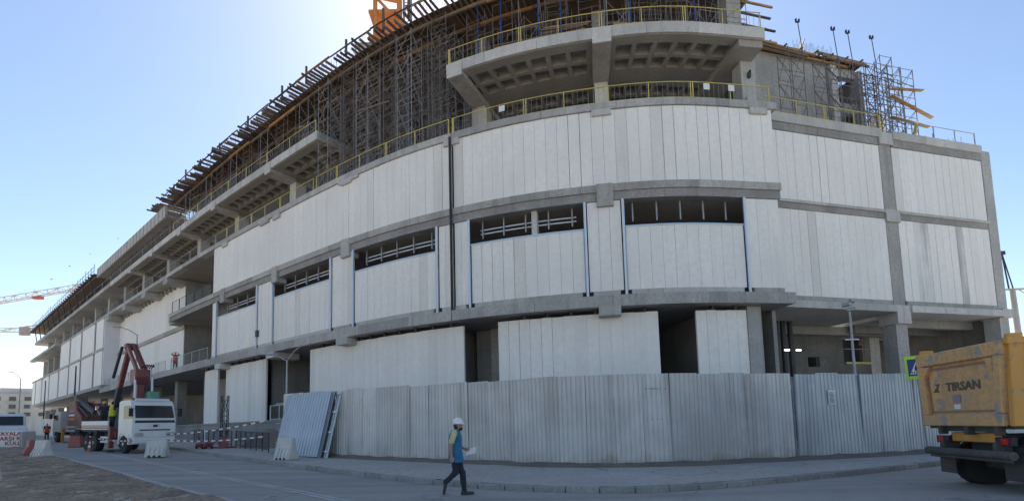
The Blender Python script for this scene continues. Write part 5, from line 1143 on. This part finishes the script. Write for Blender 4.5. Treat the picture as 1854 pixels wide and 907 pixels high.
for xx in (-1.5, 0.9): MB().box(xx, 0.04, 0, 0.06, 0.06, 1.3).build('stake', M_STEELG, bn)
sg_ = thing('crossing_sign', 'blue pedestrian crossing sign on a lime board beside the dump truck', 'sign', (15.0, 18.8, 0.13), R(-6)); sg_.rotation_euler = (0, R(-2), R(-38))
MB().tube((0, 0.06, 0), (0, 0.06, 3.35), 0.035, 8).build('pole', M_STEELG, sg_, smooth=True); MB().box(0, 0, 2.75, 0.64, 0.02, 0.86).build('board', M_LIME, sg_, bevel=0.005)
MB().box(0, -0.016, 2.87, 0.5, 0.008, 0.62).build('panel', M_SIGNB, sg_); MB().prism([(-0.2, 2.93), (0.2, 2.93), (0, 3.38)], (0, -0.024, 0), (1, 0, 0), (0, 0, 1), (0, 0.006, 0)).build('triangle', M_WHITE, sg_)
w_ = MB(); w_.prism([(-0.05, 3.05), (0.01, 3.05), (0.03, 3.15), (0.08, 3.02), (0.11, 3.04), (0.05, 3.2), (0.05, 3.26), (-0.02, 3.26), (-0.05, 3.16)], (0, -0.03, 0), (1, 0, 0), (0, 0, 1), (0, 0.006, 0)); w_.lathe([(0.02, 0), (0.02, 0.004)], 10, 'Y', (0.01, -0.03, 3.295)); w_.build('walking_figure', M_STEELD, sg_)
for k in range(5): MB().box(-0.14 + k * 0.07, -0.028, 2.955, 0.035, 0.006, 0.07).build('zebra_bar', M_STEELD, sg_)
# striped tape on its posts, lattice mast with red base, red jack
tp = [(-20.5, 29.2, 0.72), (-17.55, 25.6, 0.9)]
def tape(label, a, b, sag=0.12):
    mb = MB(); n = 26; A, B = Vector(a), Vector(b); t = thing('barrier_tape', label, 'tape', A)
    m1, m2 = MB(), MB()
    for k in range(n):
        f0, f1 = k / n, (k + 1) / n; p0 = A + (B - A) * f0 - Vector((0, 0, sag * 4 * f0 * (1 - f0))); p1 = A + (B - A) * f1 - Vector((0, 0, sag * 4 * f1 * (1 - f1)))
        (m1 if k % 2 else m2).bar(p0, p1, 0.006, 0.07)
    m1.build('white_bands', M_TAPE, t, world=True)['kind'] = 'stuff'; m2.build('red_bands', mat('tape_red', (0.20, 0.05, 0.05), None, 0.6), t, world=True)['kind'] = 'stuff'
g = lambda x, y, h: (x, y, gz(x, y) + h)
tape('upper striped tape running from the crane truck to the leaning sheets', g(-19.6, 29.2, 1.05), g(-12.1, 25.0, 1.75)); tape('lower striped tape running from the crane truck to the leaning sheets', g(-19.2, 28.6, 0.75), g(-12.1, 24.9, 1.0))
tape('striped tape from the white barrier to the crane truck cab', g(-17.75, 25.7, 0.8), g(-20.6, 29.0, 0.75)); tape('striped tape along the road side of the crane truck', g(-20.9, 28.3, 0.75), g(-27.0, 32.6, 0.95))
ps = thing('tape_post', 'short white post holding the striped tape near the red jack', 'post', g(-18.9, 31.6, 0.13)); MB().tube((0, 0, 0), (0, 0, 1.15), 0.03, 8).build('post', M_STEELW, ps); MB().box(0, 0, 0, 0.25, 0.25, 0.03).build('base', M_STEELG, ps)
x, y = -17.6, 31.4
lm = thing('lattice_mast', 'dark steel lattice mast on a red base in front of the left ground floor', 'mast', g(x, y, 0.13), 0.5)
mb = MB(); lattice(mb, (0, 0, 0.7), (0, 0, 3.2), 0.34, 4, 0.024); mb.build('mast', M_STEELD, lm)
MB().box(0, 0, 0, 0.5, 0.5, 0.75, 0, 0.75, 0.75).build('base', M_RED, lm, bevel=0.03)
for sd in (-1, 1): MB().box(sd * 0.45, 0, 0, 0.5, 0.1, 0.1).build('foot', M_RED, lm)
jk = thing('pallet_jack', 'low red hand machine on the pavement beside the lattice mast', 'machine', g(-18.5, 30.9, 0.13), -0.5)
MB().box(0, 0, 0.08, 0.9, 0.55, 0.28).build('body', M_RED, jk, bevel=0.05); MB().bar((-0.3, 0, 0.3), (-0.65, 0, 0.85), 0.05).build('handle', M_RED, jk)
for sx in (-0.3, 0.3):
    for sd in (-1, 1): MB().lathe([(0.09, -0.04), (0.11, 0), (0.09, 0.04)], 12, 'Y', (sx, sd * 0.27, 0.11)).build('wheel', M_BLACK, jk)
def ped_fence(label, a, b):
    A, B = Vector(a), Vector(b); t = thing('pedestrian_fence', label, 'fence', A); n = max(1, int((B - A).length / 1.2))
    for z in (0.15, 1.0): MB().tube(A + Vector((0, 0, z)), B + Vector((0, 0, z)), 0.028, 6).build('rail', M_STEELD, t, world=True)
    for k in range(n + 1): p = A + (B - A) * (k / n); MB().tube(p, p + Vector((0, 0, 1.02)), 0.028, 6).build('post', M_STEELD, t, world=True)
    mb = MB()
    for k in range(int((B - A).length / 0.16)): p = A + (B - A) * ((k + 0.5) * 0.16 / (B - A).length); mb.tube(p + Vector((0, 0, 0.15)), p + Vector((0, 0, 1.0)), 0.008, 4)
    mb.build('bars', M_STEELD, t, world=True)
ped_fence('dark low pedestrian fence on the pavement left of the leaning sheets', g(-12.6, 26.6, 0.13), g(-17.3, 32.2, 0.13)); ped_fence('dark low pedestrian fence running on behind the crane truck cab', g(-17.9, 32.8, 0.13), g(-24.5, 39.6, 0.13))
# soil heap and rubble in front of the raised ground floor
mb = MB(); P = []; F = []; n = 16
for i in range(n):
    for j in range(n):
        u, v = i / (n - 1) * 2 - 1, j / (n - 1) * 2 - 1; h = max(0, 1 - (u * u + v * v)) * 1.25; h *= 0.8 + 0.5 * mnoise.noise((u * 3, v * 3, 1)); xx, yy = -15.2 + u * 1.5 + v * 1.2, 32.6 - u * 1.4 + v * 1.2
        P.append((xx, yy, gz(xx, yy) + 0.12 + h))
for i in range(n - 1):
    for j in range(n - 1): a = i * n + j; F.append((a, a + 1, a + n + 1, a + n))
tag(mb.add(P, F).build('soil_heap', M_MUD, smooth=True), 'pale heap of soil behind the left end of the hoarding', 'soil heap')
# far hoarding on the left and the crate by the road
ff = thing('far_hoarding', 'plain grey hoarding panels along the far left pavement under the projecting box', 'fence', g(-47, 57, 0.13))
A, B = Vector((-46, 54.5)), Vector((-92, 93.5)); n = 26; fm2 = corrugated(2.24, 2.2, M_GALV, per=0.28, dep=0.05)
for k in range(n):
    p = A + (B - A) * ((k + 0.5) / n); o = link('metal_sheet', fm2, ff, True); o.location = (p.x, p.y, gz(p.x, p.y) + 0.1); o.rotation_euler = (0, 0, math.atan2(B.y - A.y, B.x - A.x))
cx_, cy_ = -31.5, 37.2
cr_ = thing('dark_crate', 'dark red crate standing on the road between the two crane trucks', 'crate', g(cx_, cy_, 0.005), 0.4); MB().box(0, 0, 0, 0.75, 0.7, 0.85, 0, 0.8, 0.8).build('body', M_PLR, cr_, bevel=0.03); MB().box(0, 0, 0.855, 0.66, 0.6, 0.06).build('lid', M_STEELD, cr_)
bo = thing('bollard', 'thin black bollard on the road left of the second crane truck', 'bollard', g(-34.4, 40.6, 0.0)); MB().tube((0, 0, 0), (0, 0, 1.0), 0.08, 10, 0.06).build('post', M_STEELD, bo, smooth=True); MB().lathe([(0.16, 0), (0.16, 0.05), (0.08, 0.06)], 12).build('foot', M_BLACK, bo)
